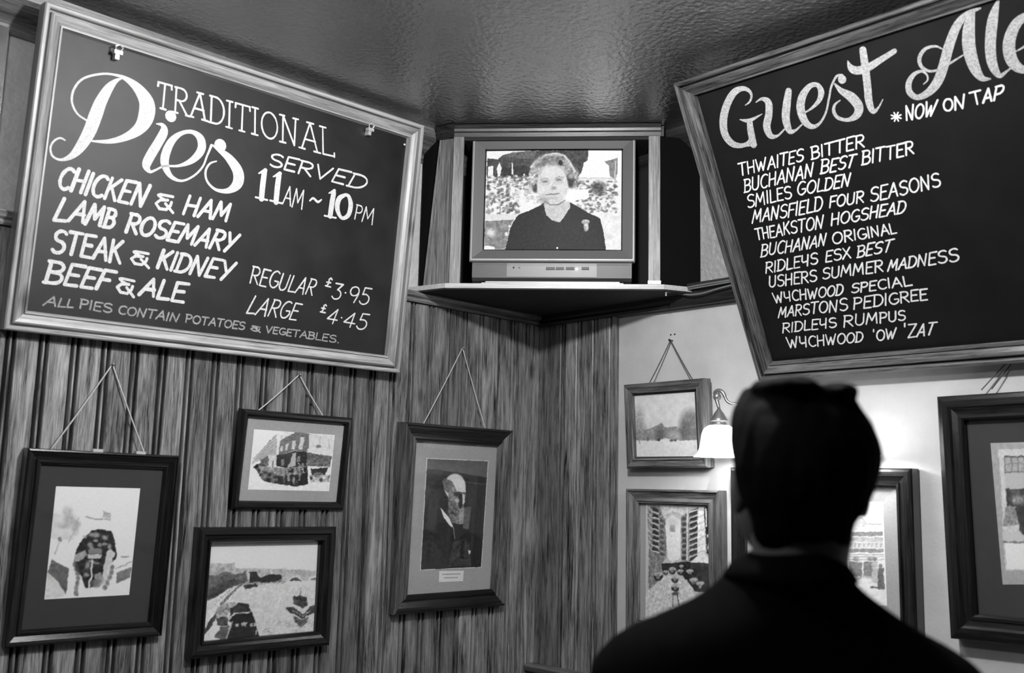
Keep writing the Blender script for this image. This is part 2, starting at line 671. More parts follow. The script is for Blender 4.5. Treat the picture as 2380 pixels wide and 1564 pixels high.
def plank_bm(w, z0, z1):
    """matchboard: flat face, V groove, small bead, V groove; local x runs along the wall, -y out"""
    t = 0.018
    pr = [(0, 0), (w, 0), (w, .003), (w - .003, .003), (w - .0035, t - .003), (w - .005, t + .001), (w - .009, t + .001), (w - .0105, t - .003), (w - .011, .003),
          (w - .0175, .003), (w - .018, t - .002), (w - .0205, t), (.006, t), (.0045, t - .003), (.004, .003), (0.0, .003)]
    bb = B()
    n = len(pr)
    v = [(x, -y, z0) for x, y in pr] + [(x, -y, z1) for x, y in pr]
    f = [list(range(n))[::-1], list(range(n, 2 * n))]
    f += [[i, (i + 1) % n, n + (i + 1) % n, n + i] for i in range(n)]
    bb.add(v, f)
    return bb


M['groove_shade'] = plain('dark_groove_shade', 0.012, 0.9)  # near-black for the groove floors: groove shade painted into the colour
pb = plank_bm(PITCH - 0.0006, 0.1, WOOD_TOP)


def groove_shade(o):
    o.data.materials.append(M['groove_shade'])
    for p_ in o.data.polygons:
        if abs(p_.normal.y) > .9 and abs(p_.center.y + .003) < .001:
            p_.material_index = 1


first = pb.obj('plank', M['plank'], wall_left)
groove_shade(first)
for k in range(0, 48):
    o = first if k == 0 else first.copy()
    if k:
        COL.objects.link(o)
    o.parent = wall_left
    o.location = (-0.068 - PITCH * (k + 1) + 0.0, 0, 0)
# the narrow closing strip in the corner
b = B(); b.box(-0.067, -0.018, -0.016, 0, 0.1, WOOD_TOP)
b.obj('plank', M['plank'], wall_left)
first = None
for k in range(5):
    if k == 0:
        bb = B(); bb.box(0.0, 0.052, -0.016, 0, 0.1, WOOD_TOP)
        o = bb.obj('plank', M['plank'], wall_right)
        o.location = (0, -0.016, 0)
    else:
        if first is None:
            first = pb.obj('plank', M['plank'], wall_right)
            groove_shade(first)
            o = first
        else:
            o = first.copy(); COL.objects.link(o)
        o.parent = wall_right
        o.location = (0, -0.068 - PITCH * (k - 1), 0)
    o.rotation_euler = (0, 0, -math.pi / 2)
b = B(); b.box(-0.026, 0, -0.376, -0.3692, 0.1, WOOD_TOP)
b.obj('edge_strip', M['plank'], wall_right)

for px_ in ((1559.5, 778), (1568.5, 777)):
    w_ = hitR(px_)
    b = B(); b.ball((w_.x - .001, w_.y, w_.z), .0028, 8, 6); b.obj('nail_head', M['black'], wall_right)

# picture rails, cornices
prof_rail = [(0, 0), (0.03, 0), (0.034, 0.006), (0.03, 0.013), (0.04, 0.018), (0.044, 0.026), (0.038, 0.034), (0, 0.036)]
b = B(); b.sweep(prof_rail, (-5.2, 0, RAIL_Z0 + .006), (0, 0, RAIL_Z0 + .006), (0, -1, 0), (0, 0, 1), 0, 0)
tag(b.obj('trim_1', M['rail']), kind='structure')
prof_rail2 = [(0, 0), (0.03, 0), (0.036, 0.008), (0.03, 0.016), (0.034, 0.024), (0.036, 0.05), (0.046, 0.058), (0.046, 0.068), (0, 0.07)]
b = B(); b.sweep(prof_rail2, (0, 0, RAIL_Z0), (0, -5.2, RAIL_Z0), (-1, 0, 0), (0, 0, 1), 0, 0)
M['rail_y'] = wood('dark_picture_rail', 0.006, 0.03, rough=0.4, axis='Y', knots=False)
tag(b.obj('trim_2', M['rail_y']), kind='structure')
prof_cor = [(0, 0), (0.012, 0), (0.02, 0.02), (0.05, 0.05), (0.075, 0.07), (0.085, 0.095), (0, 0.095)]
b = B(); b.sweep(prof_cor, (-5.2, 0, CEIL - .095), (0, 0, CEIL - .095), (0, -1, 0), (0, 0, 1))
tag(b.obj('trim_3', M['rail']), kind='structure')
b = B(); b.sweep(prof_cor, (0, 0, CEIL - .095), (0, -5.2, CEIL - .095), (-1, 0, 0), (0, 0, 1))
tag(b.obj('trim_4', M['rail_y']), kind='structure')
# dado capping low on the right wall
prof_dado = [(0, 0), (0.03, 0), (0.034, 0.012), (0.05, 0.016), (0.054, 0.03), (0.064, 0.034), (0.068, 0.05), (0.06, 0.055), (0, 0.055)]
b = B(); b.sweep(prof_dado, (0, -0.017, 0.957), (0, -5.2, 0.957), (-1, 0, 0), (0, 0, 1))
tag(b.obj('trim_5', wood('dado_timber', 0.02, 0.2, rough=0.35, axis='Y', knots=False)), kind='structure')
b = B(); b.box(-5.2, 0, -0.02, 0, 0, 0.12)
tag(b.obj('baseboard_left', M['rail']), kind='structure')
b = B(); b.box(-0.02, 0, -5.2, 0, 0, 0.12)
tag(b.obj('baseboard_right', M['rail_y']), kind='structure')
# dark upright post on the left wall, at the edge of the picture
b = B(); b.box(-1.945, -1.888, -0.05, 0, RAIL_Z1 + .002, CEIL - .096)
tag(b.obj('trim_6', M['dark_stile']), kind='structure')


# ================================================================== STROKE LETTERING
def arc(cx, cy, rx, ry, a0, a1, n=10):
    return [(cx + rx * math.cos(math.radians(a0 + (a1 - a0) * i / n)), cy + ry * math.sin(math.radians(a0 + (a1 - a0) * i / n))) for i in range(n + 1)]


S_curve = arc(.36, .76, .30, .24, 35, 270, 9)[:-1] + arc(.34, .26, .32, .26, 90, -145, 9)
GL = {
    'A': (.74, [[(.0, 0), (.40, 1)], [(.40, 1), (.70, 0)], [(.16, .36), (.62, .36)]]),
    'B': (.66, [[(.08, 0), (.08, 1)], [(.0, 1), (.3, 1)] + arc(.34, .77, .24, .23, 90, -90, 7) + [(.1, .53)], [(.1, .53)] + arc(.36, .265, .28, .265, 90, -90, 8) + [(.0, 0)]]),
    'C': (.68, [arc(.42, .5, .38, .5, 52, 308, 14)]),
    'D': (.72, [[(.08, 0), (.08, 1)], [(.0, 1), (.25, 1)] + arc(.27, .5, .43, .5, 80, -80, 11) + [(.0, 0)]]),
    'E': (.60, [[(.62, 1), (.08, 1), (.05, 0), (.56, .0)], [(.07, .53), (.48, .53)]]),
    'F': (.58, [[(.62, 1), (.08, 1), (.05, 0)], [(.07, .52), (.48, .52)]]),
    'G': (.74, [arc(.42, .5, .38, .5, 55, 330, 14) + [(.72, .42), (.44, .42)]]),
    'H': (.72, [[(.06, 1), (.06, 0)], [(.62, 1), (.62, 0)], [(.06, .5), (.62, .52)]]),
    'I': (.20, [[(.08, 1), (.08, 0)]]),
    'J': (.5, [[(.4, 1), (.4, .2), (.25, 0), (.05, .12)]]),
    'K': (.68, [[(.07, 1), (.07, 0)], [(.60, 1), (.09, .45)], [(.22, .58), (.64, 0)]]),
    'L': (.56, [[(.08, 1), (.06, 0), (.56, .02)]]),
    'M': (.92, [[(.0, 0), (.14, 1), (.42, .28), (.74, 1), (.82, 0)]]),
    'N': (.76, [[(.05, 0), (.08, 1), (.58, 0), (.66, 1)]]),
    'O': (.80, [arc(.4, .5, .37, .5, 100, 460, 18)]),
    'P': (.62, [[(.07, 0), (.07, 1)], [(.0, 1), (.3, 1)] + arc(.32, .74, .26, .26, 90, -90, 8) + [(.08, .47)]]),
    'Q': (.82, [arc(.4, .5, .37, .5, 100, 460, 18), [(.5, .2), (.78, -.06)]]),
    'R': (.68, [[(.07, 0), (.07, 1)], [(.0, 1), (.3, 1)] + arc(.33, .75, .27, .25, 90, -90, 8) + [(.1, .5)], [(.24, .5), (.66, 0)]]),
    'S': (.68, [S_curve]),
    'T': (.70, [[(.0, 1), (.70, 1)], [(.35, 1), (.32, 0)]]),
    'U': (.74, [[(.06, 1), (.06, .35)] + arc(.35, .32, .29, .32, 190, 350, 8) + [(.64, 1)]]),
    'V': (.72, [[(.0, 1), (.34, 0), (.68, 1)]]),
    'W': (1.0, [[(.0, 1), (.24, 0), (.48, .72), (.66, 0), (.92, 1)]]),
    'X': (.70, [[(.02, 1), (.64, 0)], [(.62, 1), (.0, 0)]]),
    'Y': (.66, [[(.0, 1), (.3, .48)], [(.62, 1), (.22, 0)]]),
    'y': (.70, [[(.06, 1), (.04, .5), (.16, .36), (.56, .42)], [(.58, 1), (.54, 0)]]),
    'Z': (.66, [[(.04, 1), (.62, 1), (.0, 0), (.64, .02)]]),
    '&': (.74, [[(.72, .86), (.18, .86), (.1, .80), (.22, .66), (.42, .56)], [(.5, .58), (.2, .52), (.04, .28), (.2, .03), (.46, .04), (.62, .3), (.66, .5)], [(.42, .36), (.72, -.06)]]),
    '3': (.62, [[(.06, 1), (.56, 1), (.28, .62)] + arc(.28, .31, .30, .31, 80, -150, 9)]),
    '4': (.74, [[(.50, 0), (.50, 1), (.0, .28), (.72, .28)]]),
    '5': (.64, [[(.58, 1), (.16, 1), (.12, .58)] + arc(.3, .31, .30, .31, 110, -150, 10)]),
    '9': (.64, [arc(.32, .7, .28, .29, 0, 360, 12) + [(.6, .5), (.46, 0)]]),
    '0': (.66, [arc(.32, .5, .28, .5, 90, 450, 16)]),
    '1': (.30, [[(.0, .84), (.16, 1), (.16, 0)]]),
    'p': (.56, [[(.42, .86), (.3, 1), (.18, .86), (.22, .4), (.16, .06), (.02, .06)], [(.02, .04), (.5, .0)], [(.04, .5), (.38, .5)]]),
    'd': (.26, [[(.10, .5), (.13, .5)]]),
    '.': (.26, [[(.10, .02), (.13, .02)]]),
    '\'': (.24, [[(.12, 1.12), (.10, .92)]]),
    ' ': (.45, []),
}
SERIF = {  # extra cross strokes for the display line
    'T': [[(.02, 1), (.0, .84)], [(.68, 1), (.70, .84)], [(.2, 0), (.46, 0)]],
    'R': [[(-.05, 0), (.2, 0)], [(.6, 0), (.8, 0)]],
    'A': [[(-.12, 0), (.14, 0)], [(.56, 0), (.84, 0)], [(.26, 1), (.56, 1)]],
    'D': [[(-.04, 0), (.1, 0)]],
    'I': [[(-.06, 1), (.22, 1)], [(-.06, 0), (.22, 0)]],
    'N': [[(-.08, 1), (.14, 1)], [(-.08, 0), (.18, 0)], [(.54, 1), (.78, 1)]],
    'L': [[(-.06, 1), (.22, 1)], [(.56, 0), (.56, .14)]],
    'O': [],
}


def catmull(pts, n=5):
    if len(pts) < 3:
        return pts
    P = [pts[0]] + list(pts) + [pts[-1]]
    out = []
    for i in range(1, len(P) - 2):
        for k in range(n):
            t = k / n
            out.append(tuple(0.5 * ((2 * b_) + (-a_ + c_) * t + (2 * a_ - 5 * b_ + 4 * c_ - d_) * t * t + (-a_ + 3 * b_ - 3 * c_ + d_) * t ** 3)
                             for a_, b_, c_, d_ in zip(P[i - 1], P[i], P[i + 1], P[i + 2])))
    out.append(tuple(pts[-1]))
    return out


def ribbon(bld, pts, z, wid=None):
    """pts: (x,y,w) board-local; flat chalk stroke with round ends, split where it turns sharply"""
    seg_, cur = [], [pts[0]]
    for i in range(1, len(pts)):
        cur.append(pts[i])
        if i < len(pts) - 1:
            a_ = math.atan2(pts[i][1] - pts[i - 1][1], pts[i][0] - pts[i - 1][0])
            b_ = math.atan2(pts[i + 1][1] - pts[i][1], pts[i + 1][0] - pts[i][0])
            d_ = abs((b_ - a_ + math.pi) % (2 * math.pi) - math.pi)
            if d_ > 1.0:
                seg_.append(cur); cur = [pts[i]]
    seg_.append(cur)
    for s_ in seg_:
        ribbon1(bld, s_, z, wid)


ZC = [0]


def ribbon1(bld, pts, z, wid=None):
    ZC[0] = (ZC[0] + 1) % 40
    z = z + ZC[0] * 1.2e-5
    P = [(p[0], p[1], (p[2] if len(p) > 2 else wid) * 0.5) for p in pts]
    Q = [P[0]]
    for p in P[1:]:
        if math.hypot(p[0] - Q[-1][0], p[1] - Q[-1][1]) > 1e-5:
            Q.append(p)
    P = Q
    n = len(P)
    L_, R_ = [], []
    for i, (x, y, r) in enumerate(P):
        a, c = P[max(i - 1, 0)], P[min(i + 1, n - 1)]
        dx, dy = c[0] - a[0], c[1] - a[1]
        l = math.hypot(dx, dy) or 1
        nx_, ny_ = -dy / l, dx / l
        if 0 < i < n - 1:  # keep width at corners
            e1 = (x - a[0], y - a[1]); l1 = math.hypot(*e1) or 1
            cs = abs((e1[0] * dx + e1[1] * dy) / (l1 * l))
            k = min(1 / max(cs, 0.5), 1.6)
        else:
            k = 1
        L_.append((x + nx_ * r * k, y + ny_ * r * k, z))
        R_.append((x - nx_ * r * k, y - ny_ * r * k, z))
    v = L_ + R_
    f = [[i, n + i, n + i + 1, i + 1] for i in range(n - 1)]
    bld.add(v, f)
    for (x, y, r) in (P[0], P[-1]):
        m_ = 12
        z += 3e-6
        bld.add([(x + r * math.cos(2 * math.pi * k / m_), y + r * math.sin(2 * math.pi * k / m_), z) for k in range(m_)], [list(range(m_))])


def write(bld, mw, zf, text, quad, wid, jitter=0.018, serif=False):
    """letter a word into the four given corners (TL,TR,BR,BL) of the board"""
    loc = [to_local(mw, p, zf) for p in quad]
    tot, strokes = 0.0, []
    for ch in text:
        w_, st = GL[ch]
        ex = SERIF.get(ch, []) if serif else []
        gap = .16 if serif else .11
        jy, js = rng.normal(0, jitter), 1 + rng.normal(0, jitter)
        for s_ in st + ex:
            strokes.append([(tot + x, jy + y * js + rng.normal(0, jitter * .25)) for x, y in s_])
        tot += w_ + gap
    tot -= gap
    Hm = homography([(0, 1), (tot, 1), (tot, 0), (0, 0)], [(p.x, p.y) for p in loc])
    for s_ in strokes:
        s2 = s_
        out = []
        for x, y in s2:
            q = Hm @ np.array([x, y, 1.0])
            out.append((q[0] / q[2], q[1] / q[2], wid * (1 + rng.normal(0, .08))))
        ribbon(bld, out, zf)


def script(bld, mw, zf, strokes, px0, py0, sc, mpp):
    """traced brush strokes: points (x, y, width) in drawing units"""
    for st in strokes:
        P = catmull(st, 6)
        out = []
        for x, y, w_ in P:
            l = to_local(mw, (px0 + x / sc, py0 + y / sc), zf)
            out.append((l.x, l.y, max(w_, 3) / sc * mpp))
        ribbon(bld, out, zf)


# board frame section: outer lip, groove, sloping face, inner bead (inward, out)
BOARD_PROF = [(0, -.034), (0, .006), (.003, .009), (.009, .009), (.012, .006), (.0125, -.010), (.0175, -.010), (.018, .002), (.022, .006), (.030, .003), (.038, -.002),
              (.042, -.006), (.0435, -.001), (.0475, -.001), (.049, -.008), (.0505, -.013), (.0505, -.034)]


def chalkboard(name, label, wall, s, z, o, tilt, roll, yaw, w, h, mats, slate):
    mw = wall_frame(wall, s, z, o, tilt, roll, yaw)
    t = thing(name, label, 'chalkboard', mw)
    frame_sides(t, w, h, BOARD_PROF, mats[0], mats[1])
    b_ = B(); b_.box(.03, w - .03, .03, h - .03, -.026, -.014)
    b_.obj('slate_panel', slate, t)
    return t, mw


# ---- left board
LB, LBm = chalkboard('chalkboard', 'grey chalkboard listing pies and prices, left of the television',
                     'L', -1.8332, 1.9415, .045, 6.32, .45, -.62, 1.1481, .7849, (M['board_rail'], M['board_stile']), M['slate'])
ZF = -0.0134


def c1(q):
    return crop(0, 0, 2.37, q)


def c2(q):
    return crop(0, 400, 2.38, q)


b = B(); write(b, LBm, ZF, 'TRADITIONAL', c1([(872, 452), (1836, 712), (1842, 864), (862, 590)]), .0054, .01, serif=True)
b.obj('lettering', M['chalk'], LB)
b = B(); write(b, LBm, ZF, 'SERVED', c1([(1495, 845), (2045, 975), (2000, 1045), (1480, 912)]), .0060)
b.obj('lettering', M['chalk'], LB)
b = B()
for x, y in ((0, 0), (80, 18)):
    script(b, LBm, ZF, [[(1425 + x, 955 + y, 8), (1462 + x, 938 + y, 26)], [(1456 + x, 950 + y, 34), (1447 + x, 1020 + y, 36), (1440 + x, 1095 + y, 34)],
                        [(1408 + x, 1086 + y, 12), (1472 + x, 1102 + y, 12)]], 0, 0, 2.37, .00112)
write(b, LBm, ZF, 'AM', c1([(1572, 1022), (1685, 1048), (1668, 1152), (1556, 1122)]), .0042)
script(b, LBm, ZF, [[(1706, 1106, 10), (1725, 1092, 14), (1750, 1112, 16), (1770, 1100, 10)],
                    [(1812, 1064, 8), (1842, 1050, 22)], [(1838, 1062, 34), (1828, 1120, 36), (1818, 1190, 34)], [(1788, 1188, 12), (1850, 1200, 12)],
                    [(1905, 1072, 20), (1868, 1095, 34), (1858, 1150, 34), (1882, 1200, 22), (1918, 1185, 30), (1932, 1130, 34), (1922, 1084, 26), (1905, 1072, 20)]],
       0, 0, 2.37, .00112)
write(b, LBm, ZF, 'PM', c1([(1965, 1128), (2072, 1152), (2056, 1242), (1950, 1206)]), .0042)
b.obj('lettering', M['chalk'], LB)
PIES = [
    [(358, 772, 8), (330, 760, 10), (296, 778, 10), (278, 815, 10), (290, 860, 12), (335, 880, 14), (390, 862, 30), (440, 812, 52), (490, 730, 66), (525, 640, 70),
     (556, 560, 62), (600, 485, 46), (640, 445, 22), (672, 432, 6)],
    [(480, 665, 10), (425, 625, 11), (396, 560, 12), (408, 490, 12), (460, 432, 12), (560, 407, 12), (640, 414, 14), (700, 438, 30), (762, 490, 60), (808, 565, 88),
     (805, 640, 90), (770, 705, 66), (700, 752, 42), (610, 778, 26), (520, 778, 12), (492, 770, 8)],
    [(940, 640, 66), (941, 641, 66)],
    [(862, 682, 6), (895, 690, 26), (903, 725, 48), (872, 785, 52), (830, 855, 54), (806, 910, 48), (826, 945, 20), (860, 935, 12), (905, 915, 12), (985, 913, 16),
     (1060, 882, 36), (1108, 825, 50), (1105, 765, 48), (1062, 728, 26), (1005, 732, 24), (950, 772, 40), (915, 840, 50), (908, 905, 48), (940, 970, 28), (1000, 996, 14),
     (1065, 970, 12), (1115, 920, 12), (1140, 860, 12), (1165, 800, 16)],
    [(1213, 800, 76), (1214, 801, 76)],
    [(1172, 800, 12), (1205, 825, 26), (1262, 872, 52), (1310, 945, 70), (1308, 1010, 66), (1258, 1050, 34), (1190, 1045, 18), (1142, 1000, 14), (1132, 945, 14),
     (1155, 902, 12), (1192, 888, 8)],
]
b = B(); script(b, LBm, ZF, PIES, 0, 0, 2.37, .00108)
tag(b.obj('lettering', M['chalk'], LB), 'large script word Pies')
for words in (
    [('CHICKEN', [(352, 922), (838, 1022), (792, 1138), (310, 1035)]), ('&', [(862, 1058), (955, 1075), (955, 1168), (848, 1150)]), ('HAM', [(1040, 1078), (1285, 1128), (1252, 1218), (1002, 1180)])],
    [('LAMB', [(345, 1092), (650, 1158), (622, 1252), (290, 1210)]), ('ROSEMARY', [(722, 1175), (1325, 1295), (1275, 1388), (688, 1275)])],
    [('STEAK', [(310, 1264), (685, 1328), (665, 1445), (278, 1382)]), ('&', [(728, 1368), (820, 1385), (822, 1468), (712, 1447)]), ('KIDNEY', [(895, 1380), (1308, 1446), (1262, 1545), (860, 1475)])]):
    b = B()
    for wd_, q in words:
        write(b, LBm, ZF, wd_, c1(q), .0088 if wd_ != '&' else .0075)
    b.obj('lettering', M['chalk'], LB)
b = B()
for wd_, q in [('BEEF', [(275, 487), (640, 550), (592, 650), (240, 608)]), ('&', [(655, 572), (745, 592), (742, 684), (638, 662)]), ('ALE', [(808, 588), (1045, 614), (1020, 715), (768, 680)])]:
    write(b, LBm, ZF, wd_, c2(q), .0088 if wd_ != '&' else .0075)
b.obj('lettering', M['chalk'], LB)
b = B()
for wd_, q in [('ALL', [(262, 684), (412, 710), (402, 750), (238, 736)]), ('PIES', [(448, 702), (625, 732), (616, 780), (438, 750)]), ('CONTAIN', [(662, 738), (1000, 785), (985, 830), (652, 782)]),
               ('POTATOES', [(1032, 787), (1360, 832), (1350, 872), (1024, 830)]), ('&', [(1388, 845), (1440, 855), (1440, 885), (1384, 876)]), ('VEGETABLES.', [(1475, 852), (1885, 908), (1878, 946), (1468, 886)])]:
    write(b, LBm, ZF, wd_, c2(q), .0042)
b.obj('lettering', M['chalk_soft'], LB)
for l in ([('REGULAR', [(1400, 522), (1762, 602), (1725, 684), (1378, 614)]), ('p', [(1812, 583), (1848, 590), (1832, 636), (1798, 630)]), ('3d95', [(1855, 612), (2062, 648), (2035, 735), (1832, 696)])],
          [('LARGE', [(1408, 685), (1672, 728), (1640, 818), (1360, 778)]), ('p', [(1785, 730), (1815, 735), (1802, 778), (1770, 774)]), ('4d45', [(1832, 758), (2050, 788), (2022, 872), (1802, 832)])]):
    b = B(); write(b, LBm, ZF, l[0][0], c2(l[0][1]), .0045)
    b.obj('lettering', M['chalk'], LB)
    b = B()
    for wd_, q in l[1:]:
        write(b, LBm, ZF, wd_, c2(q), .0045)
    b.obj('lettering', M['chalk'], LB)
# faint rubbed-out chalk
# bulldog clips and pins
for (px, py) in ((272, 122), (858, 301)):
    l = to_local(LBm, (px, py), 0)
    b = B()
    b.box(l.x - .010, l.x + .010, l.y - .006, l.y + .003, -.004, .012)
    b.box(l.x - .005, l.x + .005, l.y - .018, l.y - .004, -.013, .006)
    b.tube([(l.x - .006, l.y + .002, .008), (l.x - .009, l.y + .012, .012), (l.x, l.y + .017, .013), (l.x + .009, l.y + .012, .012), (l.x + .006, l.y + .002, .008)], .0018, 6)
    b.obj('clip', M['metal_light'], LB)
l = to_local(LBm, (941, 336), 0)
b = B(); b.ball((l.x, l.y, -.002), .004); b.obj('pin', M['metal_light'], LB)

# ---- right board
RB, RBm = chalkboard('chalkboard', 'black chalkboard of guest ales tilting forward above the man',
                     'R', .945, 1.932, .045, 27.717, 0, 0, 1.36, .8852, (M['brown_rail'], M['brown_stile']), M['slate_dark'])


def c4(q):
    return crop(1540, 0, 2.793, q)


def c5(q):
    return crop(1540, 380, 2.793, q)


GUEST = [
    [(538, 682, 8), (566, 660, 14), (578, 620, 18), (560, 588, 26), (520, 574, 34), (465, 600, 50), (418, 680, 58), (395, 780, 62), (405, 870, 58), (450, 930, 50),
     (510, 945, 34), (560, 925, 30), (585, 880, 40)],
    [(502, 776, 6), (545, 784, 26), (580, 776, 24), (645, 740, 5)],
    [(566, 792, 44), (572, 850, 52), (590, 938, 52)],
    [(610, 940, 10), (545, 948, 10)],
    [(606, 664, 6), (645, 642, 22), (686, 665, 50), (690, 740, 54), (676, 820, 56), (700, 880, 44), (745, 882, 18), (790, 840, 12)],
    [(818, 592, 46), (806, 680, 58), (800, 770, 58), (824, 848, 44), (862, 846, 18), (905, 808, 10)],
    [(905, 738, 8), (955, 712, 14), (1010, 660, 30), (1030, 600, 42), (1005, 552, 30), (955, 560, 36), (908, 625, 54), (896, 705, 60), (922, 785, 52), (970, 822, 34), (1020, 800, 18),
     (1060, 730, 14), (1080, 640, 14), (1096, 560, 14), (1130, 495, 16), (1165, 490, 20)],
    [(1165, 515, 56), (1166, 516, 56)],
    [(1118, 545, 12), (1160, 590, 38), (1225, 630, 62), (1272, 690, 62), (1262, 745, 50), (1205, 778, 26), (1140, 765, 24), (1112, 725, 24), (1118, 680, 16), (1152, 652, 8)],
    [(1300, 325, 46), (1316, 440, 50), (1330, 560, 50), (1340, 660, 48), (1366, 722, 34), (1400, 700, 14), (1430, 645, 6)],
    [(1202, 395, 6), (1222, 440, 42), (1262, 458, 52), (1330, 440, 50), (1410, 392, 40), (1505, 332, 32)],
]
ALES = [
    [(1695, 545, 8), (1720, 520, 10), (1715, 485, 12), (1680, 462, 18), (1630, 485, 28), (1598, 540, 38), (1605, 600, 40), (1655, 632, 36), (1725, 600, 50), (1785, 530, 62),
     (1826, 420, 64), (1862, 290, 62), (1915, 160, 52), (1985, 85, 34), (2062, 54, 12)],
    [(1815, 318, 8), (1770, 300, 14), (1705, 318, 22), (1668, 375, 26), (1680, 432, 22), (1735, 462, 16), (1800, 448, 14), (1870, 408, 14), (1955, 355, 8)],
    [(2005, 82, 44), (1988, 190, 72), (1990, 310, 78), (2022, 430, 68), (2070, 505, 40), (2128, 512, 10)],
    [(2176, 10, 20), (2145, 120, 60), (2128, 280, 64), (2140, 410, 58), (2185, 490, 32), (2235, 462, 14), (2285, 420, 10)],
    [(2290, 335, 8), (2350, 300, 14), (2430, 220, 34), (2440, 130, 44), (2385, 95, 40), (2300, 150, 60), (2252, 260, 70), (2258, 370, 70), (2310, 440, 56), (2390, 450, 30), (2470, 360, 14), (2530, 240, 12), (2570, 120, 14)],
    [(2600, 110, 50), (2601, 111, 50)],
    [(2560, 150, 14), (2620, 210, 60), (2660, 290, 66), (2620, 370, 40), (2540, 380, 24), (2510, 320, 20)],
]
b = B(); script(b, RBm, ZF, GUEST, 1540, 0, 2.793, .00105)
tag(b.obj('lettering', M['chalk_soft'], RB), 'large script word Guest')
for part_ in (ALES[:4], ALES[4:]):
    b = B(); script(b, RBm, ZF, part_, 1540, 0, 2.793, .0010)
    tag(b.obj('lettering', M['chalk_soft'], RB), 'part of the large script word Ales')
b = B()
cxs, cys = 1517, 758
for a in range(4):
    an = math.radians(20 + 45 * a)
    script(b, RBm, ZF, [[(cxs - 34 * math.cos(an), cys - 30 * math.sin(an), 8), (cxs, cys, 9), (cxs + 34 * math.cos(an), cys + 30 * math.sin(an), 8)]], 1540, 0, 2.793, .0011)
b.obj('lettering', M['chalk'], RB)
b = B()
for wd_, q in [('NOW', [(1575, 690), (1790, 655), (1762, 752), (1582, 782)]), ('ON', [(1818, 652), (1968, 608), (1965, 700), (1828, 725)]), ('TAP', [(1992, 605), (2228, 545), (2195, 640), (2020, 682)])]:
    write(b, RBm, ZF, wd_, c4(q), .0042)
b.obj('lettering', M['chalk'], RB)
ROWS = [
    (c4, [('THWAITES', [(490, 1065), (920, 962), (912, 1045), (500, 1142)]), ('BITTER', [(962, 957), (1312, 870), (1310, 952), (967, 1035)])]),
    (c4, [('BUCHANAN', [(530, 1167), (985, 1052), (975, 1142), (530, 1250)]), ('BEST', [(1032, 1042), (1262, 1000), (1236, 1082), (1024, 1130)]), ('BITTER', [(1298, 985), (1628, 915), (1632, 998), (1292, 1072)])]),
    (c4, [('SMILES', [(548, 1268), (832, 1205), (840, 1285), (550, 1350)]), ('GOLDEN', [(878, 1187), (1228, 1122), (1212, 1205), (872, 1270)])]),
    (c4, [('MANSFIELD', [(592, 1367), (1042, 1275), (1035, 1365), (582, 1450)]), ('FOUR', [(1088, 1277), (1312, 1235), (1305, 1312), (1082, 1350)]), ('SEASONS', [(1352, 1222), (1795, 1122), (1808, 1210), (1347, 1312)])]),
    (c5, [('THEAKSTON', [(598, 427), (1050, 335), (1040, 420), (612, 497)]), ('HOGSHEAD', [(1098, 327), (1588, 237), (1572, 317), (1092, 405)])]),
    (c5, [('BUCHANAN', [(646, 527), (1068, 455), (1055, 532), (636, 606)]), ('ORIGINAL', [(1102, 450), (1502, 387), (1520, 450), (1102, 525)])]),
    (c5, [('RIDLEyS', [(672, 642), (1008, 582), (1008, 652), (667, 712)]), ('ESX', [(1062, 572), (1220, 542), (1226, 612), (1056, 642)]), ('BEST', [(1268, 537), (1505, 490), (1478, 570), (1262, 612)])]),
    (c5, [('USHERS', [(692, 734), (1002, 690), (1002, 765), (690, 805)]), ('SUMMER', [(1042, 682), (1432, 625), (1432, 700), (1037, 752)]), ('MADNESS', [(1478, 627), (1918, 547), (1926, 630), (1462, 697)])]),
    (c5, [('WyCHWOOD', [(712, 842), (1178, 785), (1166, 852), (727, 906)]), ('SPECIAL', [(1232, 782), (1602, 727), (1620, 790), (1222, 842)])]),
    (c5, [('MARSTONS', [(762, 932), (1202, 872), (1202, 952), (752, 998)]), ('PEDIGREE', [(1242, 872), (1715, 812), (1722, 882), (1236, 947)])]),
    (c5, [('RIDLEyS', [(782, 1037), (1128, 997), (1130, 1060), (776, 1100)]), ('RUMPUS', [(1178, 987), (1575, 952), (1577, 1015), (1172, 1062)])]),
    (c5, [('WyCHWOOD', [(802, 1132), (1305, 1092), (1297, 1157), (815, 1200)]), ('\'OW', [(1362, 1085), (1522, 1067), (1512, 1135), (1368, 1152)]), ('\'ZAT', [(1562, 1052), (1782, 1032), (1752, 1110), (1568, 1135)])]),
]
for cf, words in ROWS:
    b = B()
    for wd_, q in words:
        write(b, RBm, ZF, wd_, cf(q), .0041)
    b.obj('lettering', M['chalk'], RB)
# chain stays that hold the top of the board off the wall
for xx in (0.25, 1.1):
    b = B()
    p = RBm @ Vector((xx, .84, -.03))
    q = Vector((0, p.y, 2.62))
    pts = [RBm.inverted() @ (p.lerp(q, i / 6)) for i in range(7)]
    b.tube(pts, .003, 6)
    b.obj('stay', M['metal'], RB)

